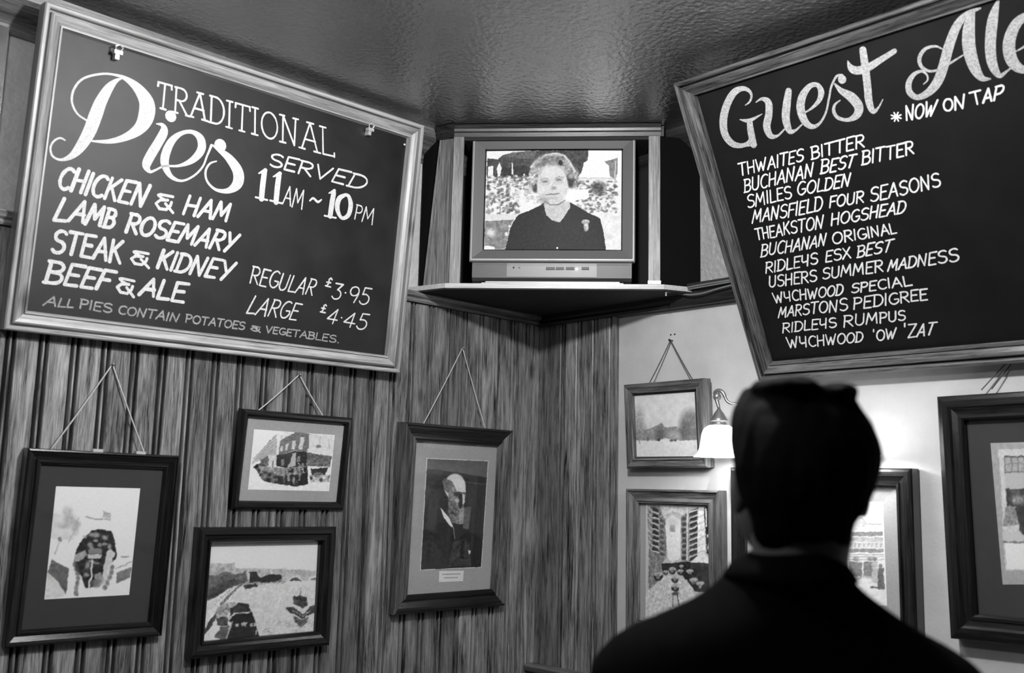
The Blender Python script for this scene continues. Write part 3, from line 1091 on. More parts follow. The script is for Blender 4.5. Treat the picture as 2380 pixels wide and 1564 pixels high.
# ================================================================== FRAMED PICTURES
def picture(name, label, wall, s, z, w, h, tilt, roll, o, fw, prof, mats, mount, zi, cord=None, cmat='string', group='framed pictures on the walls', hook=True):
    mw = wall_frame(wall, s, z, o, tilt, roll)
    t = thing(name, label, 'picture', mw, group)
    frame_sides(t, w, h, prof, mats[0], mats[1])
    b_ = B(); b_.box(fw - .004, w - fw + .004, fw - .004, h - fw + .004, zi - .005, zi)
    b_.obj('mount', mount, t)
    b_ = B()
    b_.add([(fw - .001, fw - .001, zi + .003), (w - fw + .001, fw - .001, zi + .003), (w - fw + .001, h - fw + .001, zi + .003), (fw - .001, h - fw + .001, zi + .003)], [[0, 1, 2, 3]])
    b_.obj('glass', M['glass'], t)
    if cord:
        apex, a, c = cord
        inv = mw.inverted()
        wp = (hitL if wall == 'L' else hitR)(apex)
        wp += (Vector((0, -.022, 0)) if wall == 'L' else Vector((-.012, 0, 0)))
        ap = inv @ wp
        zb = -o * .4
        pa, pc = to_local(mw, a, zb), to_local(mw, c, zb)
        pa.y, pc.y = h - .012, h - .012
        for pp in (pa, pc):
            b_ = B()
            n_ = 10
            pts = []
            for i in range(n_ + 1):
                q_ = ap.lerp(pp, i / n_)
                q_.y -= .003 * math.sin(math.pi * i / n_)
                pts.append(q_)
            b_.tube(pts, .0019, 6)
            b_.obj('hanging_cord', M[cmat], t, True)
        b_ = B()
        out = Vector((0, -1, 0)) if wall == 'L' else Vector((-1, 0, 0))
        oo = (inv.to_3x3() @ out).normalized()
        b_.tube([ap - oo * .02, ap + oo * .006], .002, 8)
        b_.ball(ap + oo * .006, .0042, 8, 6)
        b_.obj('nail', M['metal'] if cmat == 'string' else M['black'], t, True)
    return t, mw


def pf(fw, dep, back, style=0):
    """picture moulding: inward/out profile; the outer edge rises to the front plane z=0"""
    if style == 0:  # scoop with bead
        return [(0, back), (0, -.004), (.002, 0), (fw * .14, .001), (fw * .18, -.003), (fw * .3, -.004), (fw * .6, -.010), (fw * .68, -.0105), (fw * .72, -.006), (fw * .86, -.006),
                (fw * .92, -.009), (fw, -.0095), (fw, dep), (fw, back)]
    if style == 1:  # rounded hockey-stick
        return [(0, back), (0, -.006), (fw * .1, -.0015), (fw * .3, .001), (fw * .6, .001), (fw * .85, -.003), (fw, -.008), (fw, dep), (fw, back)]
    return [(0, back), (0, -.003), (.003, 0), (fw * .2, .003), (fw * .45, .003), (fw * .55, -.001), (fw * .78, -.004), (fw * .8, .001), (fw * .92, .001), (fw, -.004), (fw, dep), (fw, back)]


DK = (M['dark_rail'], M['dark_stile'])
BR_ = (M['brown_rail'], M['brown_stile'])

# --- 1: barge crew, far left
P1, m1 = picture('framed_picture', 'tall dark framed photograph of a crowded boat, hung by cord at far left', 'L', -1.760, 1.218, .375, .453, 2.26, -.55, .04, .036,
                 pf(.036, -.016, -.036, 0), DK, M['mat_dark'], -.016, ((253, 848), (112, 1045), (342, 1053)))
pq = [(210, 105), (1230, 130), (1095, 1420), (68, 1475)]
p = Paint(pq, 150, 190, .86)
p.poly([(150, 430), (400, 480), (520, 560), (420, 760), (150, 740)], .78, .7, .03, 6)
for q in [(350, 420, 60, 60), (380, 520, 70, 60), (450, 560, 50, 40), (300, 590, 60, 35), (440, 630, 40, 50)]:
    p.ell(*q, .62, .6, .5, .06, 4)
p.line([(480, 480), (450, 620), (360, 780)], 14, .62, .7)
p.line([(580, 475), (700, 505), (860, 510)], 16, .5, .8)
p.poly([(780, 400), (870, 440), (880, 500), (770, 480)], .62, .7, .06, 3)
p.ell(255, 750, 22, 30, .4, .8)
p.line([(250, 770), (200, 930)], 12, .6, .7)
p.poly([(160, 1000), (365, 1100), (330, 1420), (220, 1250), (110, 1150)], .32, .9, .05, 4)
p.poly([(110, 1160), (230, 1260), (320, 1400), (300, 1440), (80, 1460)], .78, .8, .04, 5)
p.poly([(945, 1150), (1130, 1085), (1110, 1210), (940, 1280)], .4, .9, .04, 4)
p.line([(930, 1110), (1130, 1020)], 14, .55, .8)
p.line([(1000, 965), (1090, 960)], 14, .45, .8)
p.poly([(640, 640), (760, 630), (880, 650), (930, 800), (945, 960), (900, 1020), (800, 1120), (760, 1260), (640, 1330), (560, 1340), (520, 1200), (450, 1130), (430, 1010), (455, 880), (520, 760)], .13, 1, .07, 3)
for q in [(640, 690, 40, 24), (800, 730, 34, 30), (700, 700, 36, 30), (620, 820, 34, 28), (740, 820, 28, 26), (800, 810, 30, 20), (560, 720, 26, 20), (690, 770, 30, 14), (640, 860, 26, 22),
          (860, 840, 24, 36), (640, 1020, 50, 18), (590, 1070, 30, 40), (700, 1040, 40, 12), (580, 1180, 30, 24)]:
    p.ell(*q, .62, .85, .4, .06, 2)
p.poly([(615, 860), (765, 860), (765, 930), (605, 930)], .5, .95, .02)
p.poly([(600, 935), (760, 935), (750, 985), (600, 985)], .78, .9, .04, 2)
p.poly([(430, 940), (560, 890), (600, 940), (520, 1000), (440, 1030)], .66, .9, .05, 3)
p.poly([(820, 890), (880, 870), (925, 920), (900, 1000), (860, 1150), (800, 1290), (760, 1300), (770, 1180), (790, 1050)], .78, .95, .03, 3)
p.line([(645, 1000), (640, 1200), (600, 1340)], 20, .82)
p.poly([(680, 1170), (750, 1150), (800, 1250), (740, 1320), (660, 1320)], .6, .9, .06, 3)
p.ell(690, 1280, 60, 50, .4, .8, .3, .05, 3)
for x, y in [(440, 1060), (455, 1110), (470, 1160), (480, 1220), (470, 1280), (455, 1340), (455, 1400), (890, 1090), (880, 1150), (860, 1210), (830, 1270), (800, 1330)]:
    p.ell(x, y, 26, 32, .35, .75, .3, .08, 2)
p.noise(.015, 1)
zz = -.0155
cor = [to_local(m1, q, zz) for q in crop(90, 1110, 5.2115, pq)]
p.obj('photograph', cor, M['print'], P1)
for px in (225, 325):
    l = to_local(m1, (px, 1051), -.01)
    b = B(); b.box(l.x - .012, l.x + .012, .448, .459, -.02, -.002)
    b.obj('hook', M['metal_light'], P1)

# --- 2: street procession
P2, m2 = picture('framed_picture', 'small black framed street scene with pale grey mount, hung above the river view', 'L', -1.209, 1.530, .365, .273, 5.13, -.21, .03, .023,
                 pf(.023, -.012, -.026, 1), DK, M['mat_grey'], -.012, ((686, 872), (592, 950), (758, 957)))
pq = [(265, 150), (1895, 270), (1780, 1405), (140, 1370)]
p = Paint(pq, 190, 140, .88)
p.poly([(210, 830), (740, 240), (760, 680), (400, 780), (220, 860)], .66, .9, .04, 3)
p.line([(250, 760), (740, 240)], 12, .5)
for k in range(4):
    p.line([(300 + 40 * k, 760 - 10 * k), (730, 330 + 80 * k)], 8, .5, .6)
p.poly([(730, 200), (800, 200), (780, 660), (720, 680)], .86)
p.poly([(800, 190), (1100, 200), (1000, 290), (800, 370)], .84, 1, .05, 4)
p.poly([(790, 390), (1100, 210), (1390, 235), (1360, 600), (1080, 590), (760, 680)], .42, 1, .06, 2)
for q in [[(1200, 320), (1280, 310), (1250, 560), (1170, 555)], [(1040, 390), (1110, 380), (1090, 560), (1020, 550)], [(910, 450), (965, 440), (940, 580), (890, 575)], [(810, 500), (850, 490), (835, 600), (790, 590)]]:
    p.poly(q, .76, 1, .05, 3)
p.poly([(1395, 235), (1880, 285), (1840, 690), (1360, 600)], .82, 1, .03, 4)
p.line([(1600, 280), (1600, 520)], 12, .55, .8); p.ell(1560, 500, 50, 34, .35, .8); p.line([(1780, 350), (1780, 560)], 12, .55, .8)
p.poly([(400, 760), (560, 690), (560, 900), (400, 900)], .4, 1, .08, 3)
p.poly([(560, 680), (720, 680), (720, 930), (560, 920)], .8, 1, .05, 3); p.line([(650, 800), (640, 920)], 20, .25)
p.poly([(720, 690), (1080, 600), (1340, 600), (1340, 660), (1330, 900), (900, 940), (720, 900)], .16, 1, .05, 3)
p.poly([(1050, 640), (1105, 640), (1100, 900), (930, 930), (1010, 800)], .7, .95, .04, 3)
p.poly([(810, 760), (880, 750), (870, 900), (820, 900)], .5, .9, .05, 3); p.poly([(1150, 700), (1210, 700), (1180, 830), (1110, 800)], .55, .8, .05, 3)
p.poly([(1340, 620), (1840, 700), (1790, 920), (1340, 900)], .38, 1, .09, 3)
p.poly([(240, 900), (400, 830), (560, 920), (720, 930), (900, 950), (1350, 900), (1350, 1290), (1080, 1300), (720, 1260), (430, 1190), (330, 1010)], .3, 1, .20, 5)
p.poly([(330, 880), (700, 930), (900, 960), (860, 1110), (600, 1020), (420, 1000)], .62, .8, .12, 4)
p.poly([(740, 1100), (1350, 1050), (1350, 1300), (1080, 1300), (720, 1260)], .12, .8, .1, 4)
for x, y in [(1060, 1180), (960, 1120), (1180, 1120), (1090, 1000), (870, 1080), (930, 1000), (1180, 960), (1250, 900)]:
    p.poly([(x - 26, y - 70), (x + 26, y - 70), (x + 20, y + 80), (x - 14, y + 80)], .58, .8, .08, 3)
p.poly([(1230, 1050), (1350, 1010), (1350, 1290), (1200, 1290)], .12, .9, .05, 3)
p.poly([(1400, 950), (1760, 930), (1700, 1070), (1440, 1080)], .14, .95, .05, 3)
p.ell(1570, 1070, 100, 50, .6, .9, .2); p.ell(1570, 1075, 78, 36, .34, .9, .2)
p.poly([(1380, 1080), (1780, 1080), (1790, 1230), (1400, 1220)], .62, .8, .14, 4)
p.ell(1620, 1180, 36, 40, .2, .8); p.ell(1420, 1150, 30, 34, .15, .9); p.ell(1780, 1110, 24, 34, .3, .8)
p.poly([(200, 1100), (430, 1190), (720, 1265), (1080, 1305), (1380, 1270), (1800, 1210), (1790, 1400), (140, 1370)], .88, 1, .02, 4)
p.line([(1150, 840), (1210, 900), (1280, 1030)], 10, .9)
p.noise(.015, 1)
cor = [to_local(m2, q, -.0115) for q in crop(560, 980, 8.6875, pq)]
p.obj('photograph', cor, M['print'], P2)

# --- 3: river view
P3, m3 = picture('framed_picture', 'black framed photograph of a river bend with a steamer, lowest on the planks', 'L', -1.312, 1.151, .431, .333, .6, -.29, .045, .041,
                 pf(.041, -.016, -.042, 2), DK, M['mat_dark'], -.016)
pq = [(165, 112), (1675, 85), (1612, 1335), (75, 1480)]
p = Paint(pq, 200, 170, .84)
p.poly([(150, 400), (560, 400), (560, 470), (1000, 470), (1650, 500), (1650, 640), (700, 700), (150, 700)], .62, .8, .08, 3)
for x in (540, 640, 820, 900, 1100, 1180, 1230):
    p.poly([(x, 460), (x + 30, 460), (x + 26, 560), (x, 560)], .74, .7, .05, 2)
p.poly([(140, 700), (200, 560), (330, 560), (460, 500), (560, 560), (700, 500), (740, 660), (500, 700), (420, 760), (300, 870), (150, 930)], .36, .95, .08, 3)
p.poly([(220, 760), (380, 640), (560, 620), (620, 680), (430, 760), (310, 870), (180, 880)], .2, .8, .07, 3)
p.poly([(740, 520), (840, 510), (900, 590), (1040, 540), (1180, 560), (1180, 610), (1100, 650), (760, 670)], .1, .95, .05, 3)
p.poly([(730, 480), (752, 480), (756, 620), (722, 620)], .76)
p.poly([(1030, 480), (1060, 480), (1058, 540), (1028, 540)], .8)
p.poly([(1180, 600), (1280, 540), (1500, 580), (1650, 560), (1650, 640), (1200, 640)], .72, .9, .04, 3)
p.ell(1380, 635, 96, 62, .84, 1, .06); p.ell(1380, 640, 80, 50, .25, .95, .08)
p.poly([(1260, 636), (1500, 630), (1500, 720), (1260, 700)], .82)
p.ell(1640, 630, 90, 60, .84, 1, .06); p.ell(1655, 636, 80, 46, .4, .9, .08)
p.poly([(700, 700), (1650, 636), (1620, 1340), (900, 1400), (740, 940), (470, 930), (560, 800)], .80, 1, .035, 3)
p.poly([(1250, 640), (1650, 630), (1640, 700), (1250, 690)], .82)
p.poly([(100, 960), (420, 780), (560, 700), (700, 700), (560, 800), (470, 930), (380, 960), (200, 1200), (70, 1200)], .84, .95, .05, 3)
for i in range(16):
    t = i / 15
    x, y = 700 - 330 * t, 660 + 300 * t ** 1.3
    p.ell(x, y, 10, 16 + 14 * t, .25, .8); p.ell(x - 60 - 80 * t, y - 10 + 60 * t, 7, 14, .35, .6)
p.poly([(670, 700), (850, 680), (860, 720), (700, 750)], .15, .9, .08, 2)
for x in range(760, 1180, 50):
    p.ell(x, 665 - (x - 760) * .06, 18, 12, .25, .8, .3, .06, 2)
p.poly([(200, 1200), (350, 990), (330, 1100), (220, 1280), (110, 1400), (70, 1420)], .18, .95, .06, 3)
p.poly([(320, 1000), (470, 930), (600, 930), (480, 1060), (320, 1240), (300, 1100)], .55, .9, .12, 3)
p.poly([(480, 1010), (600, 930), (740, 940), (780, 1060), (500, 1080)], .2, 1, .06, 3)
p.poly([(460, 940), (560, 920), (590, 940), (470, 1030)], .7, .8, .1, 3)
p.poly([(500, 1080), (790, 1060), (830, 1180), (860, 1300), (900, 1400), (430, 1440), (520, 1200), (460, 1180)], .09, 1, .04, 3)
p.line([(540, 1070), (760, 1062)], 16, .8); p.line([(470, 1160), (540, 1085)], 26, .78)
for x in (590, 660, 700, 780, 830):
    p.poly([(x - 22, 1200), (x + 22, 1195), (x + 16, 1250), (x - 18, 1255)], .78, .85, .08, 2)
p.poly([(310, 1140), (460, 1110), (460, 1240), (310, 1240)], .2, .9, .1, 3); p.line([(340, 1120), (460, 1100)], 20, .7)
p.poly([(200, 1320), (290, 1250), (360, 1270), (270, 1440), (170, 1450)], .84, .95, .03)
p.poly([(280, 1400), (370, 1250), (480, 1250), (430, 1440)], .28, .9, .06, 3); p.line([(520, 1190), (440, 1420)], 20, .66)
p.poly([(840, 1280), (850, 1280), (850, 1360), (832, 1360)], .8)
p.poly([(1230, 1000), (1330, 990), (1470, 1090), (1560, 1000), (1640, 960), (1630, 1060), (1540, 1100), (1470, 1150), (1290, 1060)], .2, .95, .06, 2)
p.poly([(1300, 980), (1540, 980), (1470, 1080)], .8, .95, .04, 2)
p.poly([(1330, 850), (1440, 830), (1520, 860), (1530, 960), (1450, 1000), (1340, 950)], .2, 1, .16, 3)
p.line([(1440, 730), (1440, 840)], 8, .4); p.line([(1330, 1040), (1470, 1120), (1560, 1040)], 8, .8)
p.poly([(1340, 1110), (1470, 1160), (1540, 1120), (1530, 1200), (1450, 1260), (1350, 1180)], .3, .9, .12, 3)
for k in range(30):
    x, y = rng.uniform(900, 1600), rng.uniform(1180, 1380)
    p.line([(x, y), (x + rng.uniform(40, 120), y - 4)], 6, .45, .6)
p.noise(.015, 1)
cor = [to_local(m3, q, -.0155) for q in crop(450, 1240, 5.7935, pq)]
p.obj('photograph', cor, M['print'], P3)

# --- 4: bearded man's portrait
P4, m4 = picture('framed_picture', 'dark framed portrait of a bald bearded man with a small caption card', 'L', -.655, 1.216, .468, .585, 2.0, 0, .045, .056,
                 pf(.056, -.018, -.044, 0), (M['dark_rail'], M['brown_stile']), M['mat_grey'], -.018, ((1065, 810), (981, 977), (1131, 990)))
pq = [(150, 68), (832, 98), (755, 1275), (78, 1305)]
p = Paint(pq, 150, 240, .16, .45)
p.poly([(150, 68), (832, 98), (810, 290), (480, 230), (150, 190)], .36, .9, .02, 8)
p.poly([(150, 190), (330, 200), (300, 640), (110, 640)], .24, .7, .03, 6)
p.poly([(600, 330), (800, 370), (760, 900), (620, 900)], .19, .8, .03, 2)
p.line([(575, 340), (800, 365)], 10, .4, .7)
p.poly([(560, 620), (640, 610), (610, 860), (545, 850)], .42, .85, .03, 3)
p.ell(620, 500, 60, 120, .26, .6, .4, .03, 3)
p.poly([(230, 330), (420, 300), (430, 600), (380, 680), (300, 620), (200, 700), (160, 1000), (110, 1000), (140, 600)], .14, .8, .03, 4)
# head
p.ell(460, 390, 118, 145, .80, 1, .06, .02, 3)
p.poly([(340, 290), (430, 330), (470, 400), (450, 460), (400, 470), (340, 420), (320, 330)], .38, .9, .08, 3)
p.poly([(400, 380), (575, 420), (580, 470), (555, 600), (560, 780), (520, 810), (430, 790), (390, 680), (385, 500)], .50, 1, .09, 3)
p.poly([(470, 300), (560, 320), (580, 440), (560, 460), (480, 440), (440, 360)], .84, .9, .02, 3)
p.poly([(540, 465), (565, 480), (570, 570), (545, 590)], .82, .95, .03, 2)
p.poly([(505, 470), (540, 470), (545, 600), (520, 640), (495, 600)], .16, .95, .04, 2)
p.ell(478, 475, 34, 20, .2, .9, .3); p.line([(450, 455), (575, 460)], 12, .22, .8)
p.ell(480, 545, 30, 22, .74, .9, .4)
p.ell(440, 660, 55, 90, .34, .8, .4, .12, 3); p.poly([(510, 640), (560, 620), (550, 800), (500, 800)], .62, .8, .08, 3)
p.poly([(300, 620), (320, 640), (400, 740), (440, 830), (420, 840), (340, 740)], .86, 1, .02)
p.line([(440, 840), (455, 960)], 12, .7, .8)
p.poly([(100, 900), (330, 760), (440, 850), (460, 990), (600, 880), (760, 960), (755, 1275), (78, 1305)], .1, .9, .03, 3)
p.poly([(440, 1000), (560, 960), (620, 1020), (640, 1260), (380, 1270)], .24, .7, .07, 3); p.poly([(530, 980), (570, 980), (560, 1180), (510, 1180)], .1, .9, .04, 3)
p.poly([(605, 1085), (635, 1100), (615, 1140)], .85)
p.line(pq + [pq[0]], 12, .86)
p.noise(.02, 1)
cor = [to_local(m4, q, -.0175) for q in crop(960, 1050, 4.739, pq)]
p.obj('photograph', cor, M['print'], P4)
cq = [to_local(m4, q, -.0172) for q in [(1021, 1327), (1078, 1326), (1076, 1351), (1020, 1353)]]
b = B(); b.add(cq, [[3, 2, 1, 0]]); b.obj('caption_card', M['paper'], P4)
b = B()
for k, (y0, x0, x1) in enumerate(((.3, .12, .88), (.62, .2, .78))):
    a, c = cq[0].lerp(cq[3], y0), cq[1].lerp(cq[2], y0)
    n_ = 9
    for i in range(n_):
        t0, t1 = x0 + (x1 - x0) * i / n_, x0 + (x1 - x0) * (i + .7) / n_
        q0, q1 = a.lerp(c, t0), a.lerp(c, t1)
        b.box(q0.x, q1.x, q0.y - .0018, q0.y + .0018, -.0171, -.0168)
b.obj('caption_text', M['mat_mid'], P4)

# --- 5: park in snow
P5, m5 = picture('framed_picture', 'small wooden framed photograph of misty trees, beside the wall lamp', 'R', .443, 1.677, .315, .271, 3.25, .45, .04, .031,
                 pf(.031, -.018, -.036, 2), BR_, M['mat_dark'], -.018, ((1563.7, 791.7), (1504, 882), (1614, 879)), 'string_dark')
pq = [(205, 322), (1135, 265), (1185, 1240), (240, 1248)]
p = Paint(pq, 130, 130, .80)
p.noise(.02, 6)
p.ell(290, 640, 70, 140, .62, .8, .6, .06, 3); p.ell(300, 850, 90, 140, .5, .8, .5, .06, 3)
p.poly([(210, 850), (420, 830), (560, 780), (640, 730), (700, 800), (860, 790), (930, 830), (1180, 830), (1180, 1000), (210, 1000)], .52, .9, .06, 3)
p.ell(1080, 780, 170, 240, .45, .9, .3, .05, 3); p.ell(620, 900, 80, 110, .36, .8, .5, .05, 3); p.ell(990, 870, 70, 130, .36, .8, .5, .05, 3)
p.ell(830, 930, 90, 50, .66, .8, .4, .04, 3)
p.poly([(230, 1000), (560, 1000), (700, 970), (960, 1000), (1185, 990), (1185, 1240), (240, 1250)], .84, 1, .02, 4)
p.ell(590, 990, 22, 24, .2, .9); p.ell(790, 1000, 30, 22, .3, .9); p.ell(845, 995, 20, 20, .3, .9); p.line([(270, 960), (310, 1040)], 10, .4, .8); p.ell(430, 980, 16, 30, .35, .7)
p.noise(.02, 1)
cor = [to_local(m5, q, -.0175) for q in crop(1440, 870, 6.5167, pq)]
p.obj('photograph', cor, M['print'], P5)

# --- 6: street of round-hatted porters
P6, m6 = picture('framed_picture', 'brown framed street scene of people under round umbrellas, below the misty trees picture', 'R', .446, 1.160, .354, .452, 0.2, 0, .045, .044,
                 pf(.044, -.020, -.042, 0), BR_, M['mat_grey'], -.020)
pq = [(100, 100), (815, 128), (815, 1420), (95, 1365)]
p = Paint(pq, 150, 220, .72)
p.poly([(120, 110), (260, 120), (330, 300), (330, 700), (280, 760), (130, 640)], .5, 1, .08, 3)
for k in range(8):
    y = 140 + 62 * k
    p.poly([(180, y), (240, y + 24), (245, y + 56), (175, y + 40)], .14, .95, .04, 2); p.line([(170, y + 44), (250, y + 70)], 10, .8)
    p.line([(120, y - 10), (170, y + 46)], 9, .8, .8)
    p.poly([(260, y + 60), (300, y + 70), (305, y + 100), (260, y + 95)], .25, .8, .06, 2)
p.poly([(260, 120), (560, 130), (500, 250), (400, 200), (300, 260)], .7, 1, .08, 3)
for k in range(4):
    p.line([(265 + 12 * k, 240 - 26 * k), (400, 150 - 6 * k + 20), (540 - 10 * k, 230 - 24 * k)], 10, .85, .8)
p.poly([(318, 290), (400, 220), (490, 290), (485, 700), (400, 740), (345, 700)], .86, 1, .02, 4)
p.poly([(370, 330), (425, 330), (425, 410), (370, 410)], .52, .8, .05, 3); p.ell(400, 300, 60, 50, .7, .5, .5)
p.poly([(490, 240), (680, 130), (680, 740), (500, 740)], .5, 1, .08, 3)
for k in range(9):
    y = 160 + 62 * k
    p.poly([(590, y + 40), (670, y + 10), (670, y + 50), (590, y + 74)], .16, .95, .04, 2); p.line([(585, y + 36), (680, y)], 10, .84)
    p.poly([(505, y + 90), (550, y + 80), (550, y + 120), (505, y + 124)], .22, .9, .05, 2)
p.line([(562, 140), (562, 720)], 16, .8)
p.poly([(680, 135), (750, 135), (755, 660), (790, 690), (800, 765), (570, 760), (670, 680)], .84, 1, .05, 4)
for k in range(6):
    p.line([(680, 250 + 80 * k), (750, 215 + 80 * k)], 7, .5, .7)
p.poly([(750, 135), (815, 130), (815, 700), (770, 640), (760, 380), (745, 300)], .12, 1, .03, 3)
p.line([(765, 150), (768, 350)], 14, .85); p.ell(785, 455, 10, 20, .85); p.ell(792, 580, 12, 50, .85)
p.poly([(270, 760), (560, 740), (800, 765), (810, 1080), (600, 1060), (520, 900), (400, 800), (300, 880)], .12, .95, .06, 3)
p.poly([(130, 640), (270, 740), (300, 900), (260, 1040), (130, 1060)], .46, .9, .09, 3)
p.poly([(130, 1050), (310, 900), (460, 900), (560, 940), (660, 1080), (620, 1200), (400, 1420), (90, 1420), (100, 1100)], .78, .95, .07, 3)
for x, y, r in [(398, 840, 38), (424, 935, 38), (428, 1025, 42), (325, 860, 26), (490, 855, 36), (590, 860, 38), (630, 960, 44), (700, 1000, 44), (240, 900, 50), (500, 800, 24)]:
    p.ell(x, y, r, r * 1.05, .1, 1, .1); p.ell(x, y - r * .5, r * 1.05, r * .55, .74, .9, .15, .04, 2); p.ell(x, y + 4, r * .5, r * .55, .5, .95, .3, .14, 2)
p.line([(400, 1100), (405, 1240)], 8, .3); p.line([(450, 1100), (475, 1230)], 10, .25); p.ell(428, 1090, 40, 18, .25, .9, .3)
p.noise(.02, 1)
cor = [to_local(m6, q, -.0195) for q in crop(1480, 1150, 4.741, pq)]
p.obj('photograph', cor, M['print'], P6)

# --- 7: shop front, behind the man's head
P7, m7 = picture('framed_picture', 'dark framed photograph of a shop front, half hidden behind the man', 'R', .839, 1.120, .545, .560, .18, -.23, .045, .045,
                 pf(.045, -.018, -.042, 2), DK, M['mat_grey'], -.018)
pq = [(-330, 335), (478, 335), (515, 1280), (-300, 1255)]
p = Paint(pq, 170, 210, .86)
p.poly([(-320, 520), (160, 480), (290, 480), (340, 540), (480, 540), (480, 600), (-320, 600)], .74, .9, .04, 3)
p.line([(160, 490), (290, 480), (330, 540), (470, 540)], 10, .55, .8); p.ell(280, 540, 36, 22, .6, .6, .4, .1, 3)
p.poly([(-330, 610), (480, 610), (480, 650), (-330, 660)], .46, .9, .05, 3)
p.poly([(-330, 660), (480, 660), (480, 700), (-330, 690)], .66, .9, .05, 3)
p.poly([(-330, 700), (480, 700), (485, 760), (-330, 760)], .78)
for x in range(-300, 470, 38):  # blurred fascia letters
    p.line([(x, 712), (x, 748)], 9, .52, .8); p.line([(x, 730), (x + 20, 716)], 7, .55, .7)
p.poly([(-330, 765), (485, 765), (488, 800), (-330, 800)], .5, .9, .06, 3)
for y in (815, 835, 860):
    p.line([(-330, y), (490, y + 4)], 8, .52, .8)
for x in range(-320, 340, 125):
    p.poly([(x, 880), (x + 110, 890), (x + 118, 1040), (x + 4, 1030)], .46, .95, .05, 3); p.line([(x + 10, 1020), (x + 110, 1028)], 14, .74)
    p.ell(x + 60, 860, 30, 22, .5, .8, .4, .08, 3)
p.poly([(-330, 1045), (500, 1050), (515, 1280), (-300, 1280)], .86, 1, .02, 4)
for x, y, v_ in [(410, 960, .7), (460, 1020, .36)]:
    p.poly([(x - 22, y - 80), (x + 24, y - 80), (x + 34, y + 110), (x - 30, y + 110)], v_, .95, .05, 3); p.ell(x, y - 100, 18, 20, .45, .9)
p.poly([(370, 1110), (440, 1110), (440, 1125), (370, 1125)], .35)
p.noise(.02, 1)
cor = [to_local(m7, q, -.0175) for q in crop(1930, 1080, 3.9087, pq)]
p.obj('photograph', cor, M['print'], P7)

# --- 8: large frame at the right edge
P8, m8 = picture('framed_picture', 'large deep black framed picture with dark mount, cut by the right edge', 'R', 1.468, 1.266, .52, .592, .2, .76, .05, .062,
                 pf(.062, -.022, -.048, 2), DK, M['mat_dark'], -.022)
pq = [(318, 338), (960, 320), (960, 1190), (392, 1195)]
p = Paint(pq, 190, 200, .60)
p.noise(.02, 4)
p.poly([(368, 380), (960, 370), (960, 1120), (410, 1120), (395, 800)], .74, 1, .03, 3)
p.poly([(405, 430), (960, 425), (960, 760), (420, 780)], .62, 1, .04, 3)
for k in range(13):
    p.line([(405 + 42 * k, 430), (412 + 42 * k, 530)], 6, .4)
p.line([(405, 432), (960, 428)], 9, .2); p.line([(408, 480), (960, 476)], 5, .45); p.line([(410, 535), (960, 530)], 7, .35)
p.poly([(410, 540), (960, 536), (960, 640), (414, 645)], .68)
p.poly([(414, 645), (960, 640), (960, 760), (420, 755)], .22, 1, .08, 3); p.ell(490, 710, 40, 26, .6, .8, .4, .1, 3)
p.poly([(415, 760), (960, 760), (960, 860), (400, 870)], .48, .9, .09, 3)
p.poly([(395, 910), (960, 905), (960, 950), (400, 955)], .72); p.poly([(400, 960), (960, 955), (960, 965), (400, 970)], .4)
p.poly([(410, 970), (960, 965), (960, 1110), (418, 1115)], .84)
p.poly([(480, 760), (540, 740), (560, 960), (500, 900)], .08, .8, .05, 3)
p.noise(.02, 1)
cor = [to_local(m8, q, -.0215) for q in crop(2180, 900, 2.606, pq)]
p.obj('photograph', cor, M['print'], P8)
b = B()
for (x0, y0, x1, y1) in ((2288, 908, 2338, 850), (2312, 906, 2352, 850)):
    a = hitR((x0, y0)) + Vector((-.02, 0, 0)); c = hitR((x1, y1)) + Vector((-.012, 0, 0))
    c = a + (c - a) * 1.6
    inv = m8.inverted()
    b.tube([inv @ a, inv @ a.lerp(c, .5), inv @ c], .0016, 6)
b.obj('hanging_cord', M['string_dark'], P8)

# ================================================================== TELEVISION CABINET
FL, FR = Vector((-.578, -.142)), Vector((-.126, -.66))
SZ = 2.2235
du = (FR - FL); LW = du.length; u2 = du / LW
n2 = Vector((-u2.y, u2.x)); n2 = n2 if n2.dot(Vector((-1, -1))) > 0 else -n2
CABm = frame_of(Vector((u2.x, u2.y, 0)), Vector((-n2.x, -n2.y, 0)), Vector((0, 0, 1)), Vector((FL.x, FL.y, SZ)))
# local frame of the cabinet: X along the front, Y back into the corner, Z up from the shelf underside
CAB = thing('television_cabinet', 'pine corner cabinet with open front high in the corner, holding the television', 'cabinet', CABm)
ci = CABm.inverted()


def cl(x, y, z=0.0):
    v = ci @ Vector((x, y, SZ)); return (v.x, v.y)


HC = CEIL - SZ - .002
shelf = [cl(FL.x, FL.y), cl(FR.x, FR.y), cl(-.002, -.715), cl(-.002, -.02), cl(-.02, -.002), cl(-.612, -.002)]
shelf = [(0, 0), (LW, 0)] + shelf[2:]
b = B(); b.prism(shelf, 0.004, .019)
b.obj('shelf', M['shelf'], CAB)
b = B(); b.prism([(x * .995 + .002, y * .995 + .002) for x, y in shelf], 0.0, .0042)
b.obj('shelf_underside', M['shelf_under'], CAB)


def wall_strip(bb, p, q, z0, z1, th, out=0.0):
    """upright board between plan points p and q with thickness th behind it"""
    p, q = Vector(p), Vector(q)
    d = (q - p).normalized()
    nn = Vector((-d.y, d.x))
    poly = [p + nn * out, q + nn * out, q + nn * (out + th), p + nn * (out + th)]
    bb.prism([(a.x, a.y) for a in poly], z0, z1)


L0, L1 = Vector((.014, .012)), Vector(cl(-.604, -.03))
R0, R1 = Vector((LW - .014, .012)), Vector(cl(-.006, -.712))
# side panel on the left, three boards with a groove between
dL = (L1 - L0)


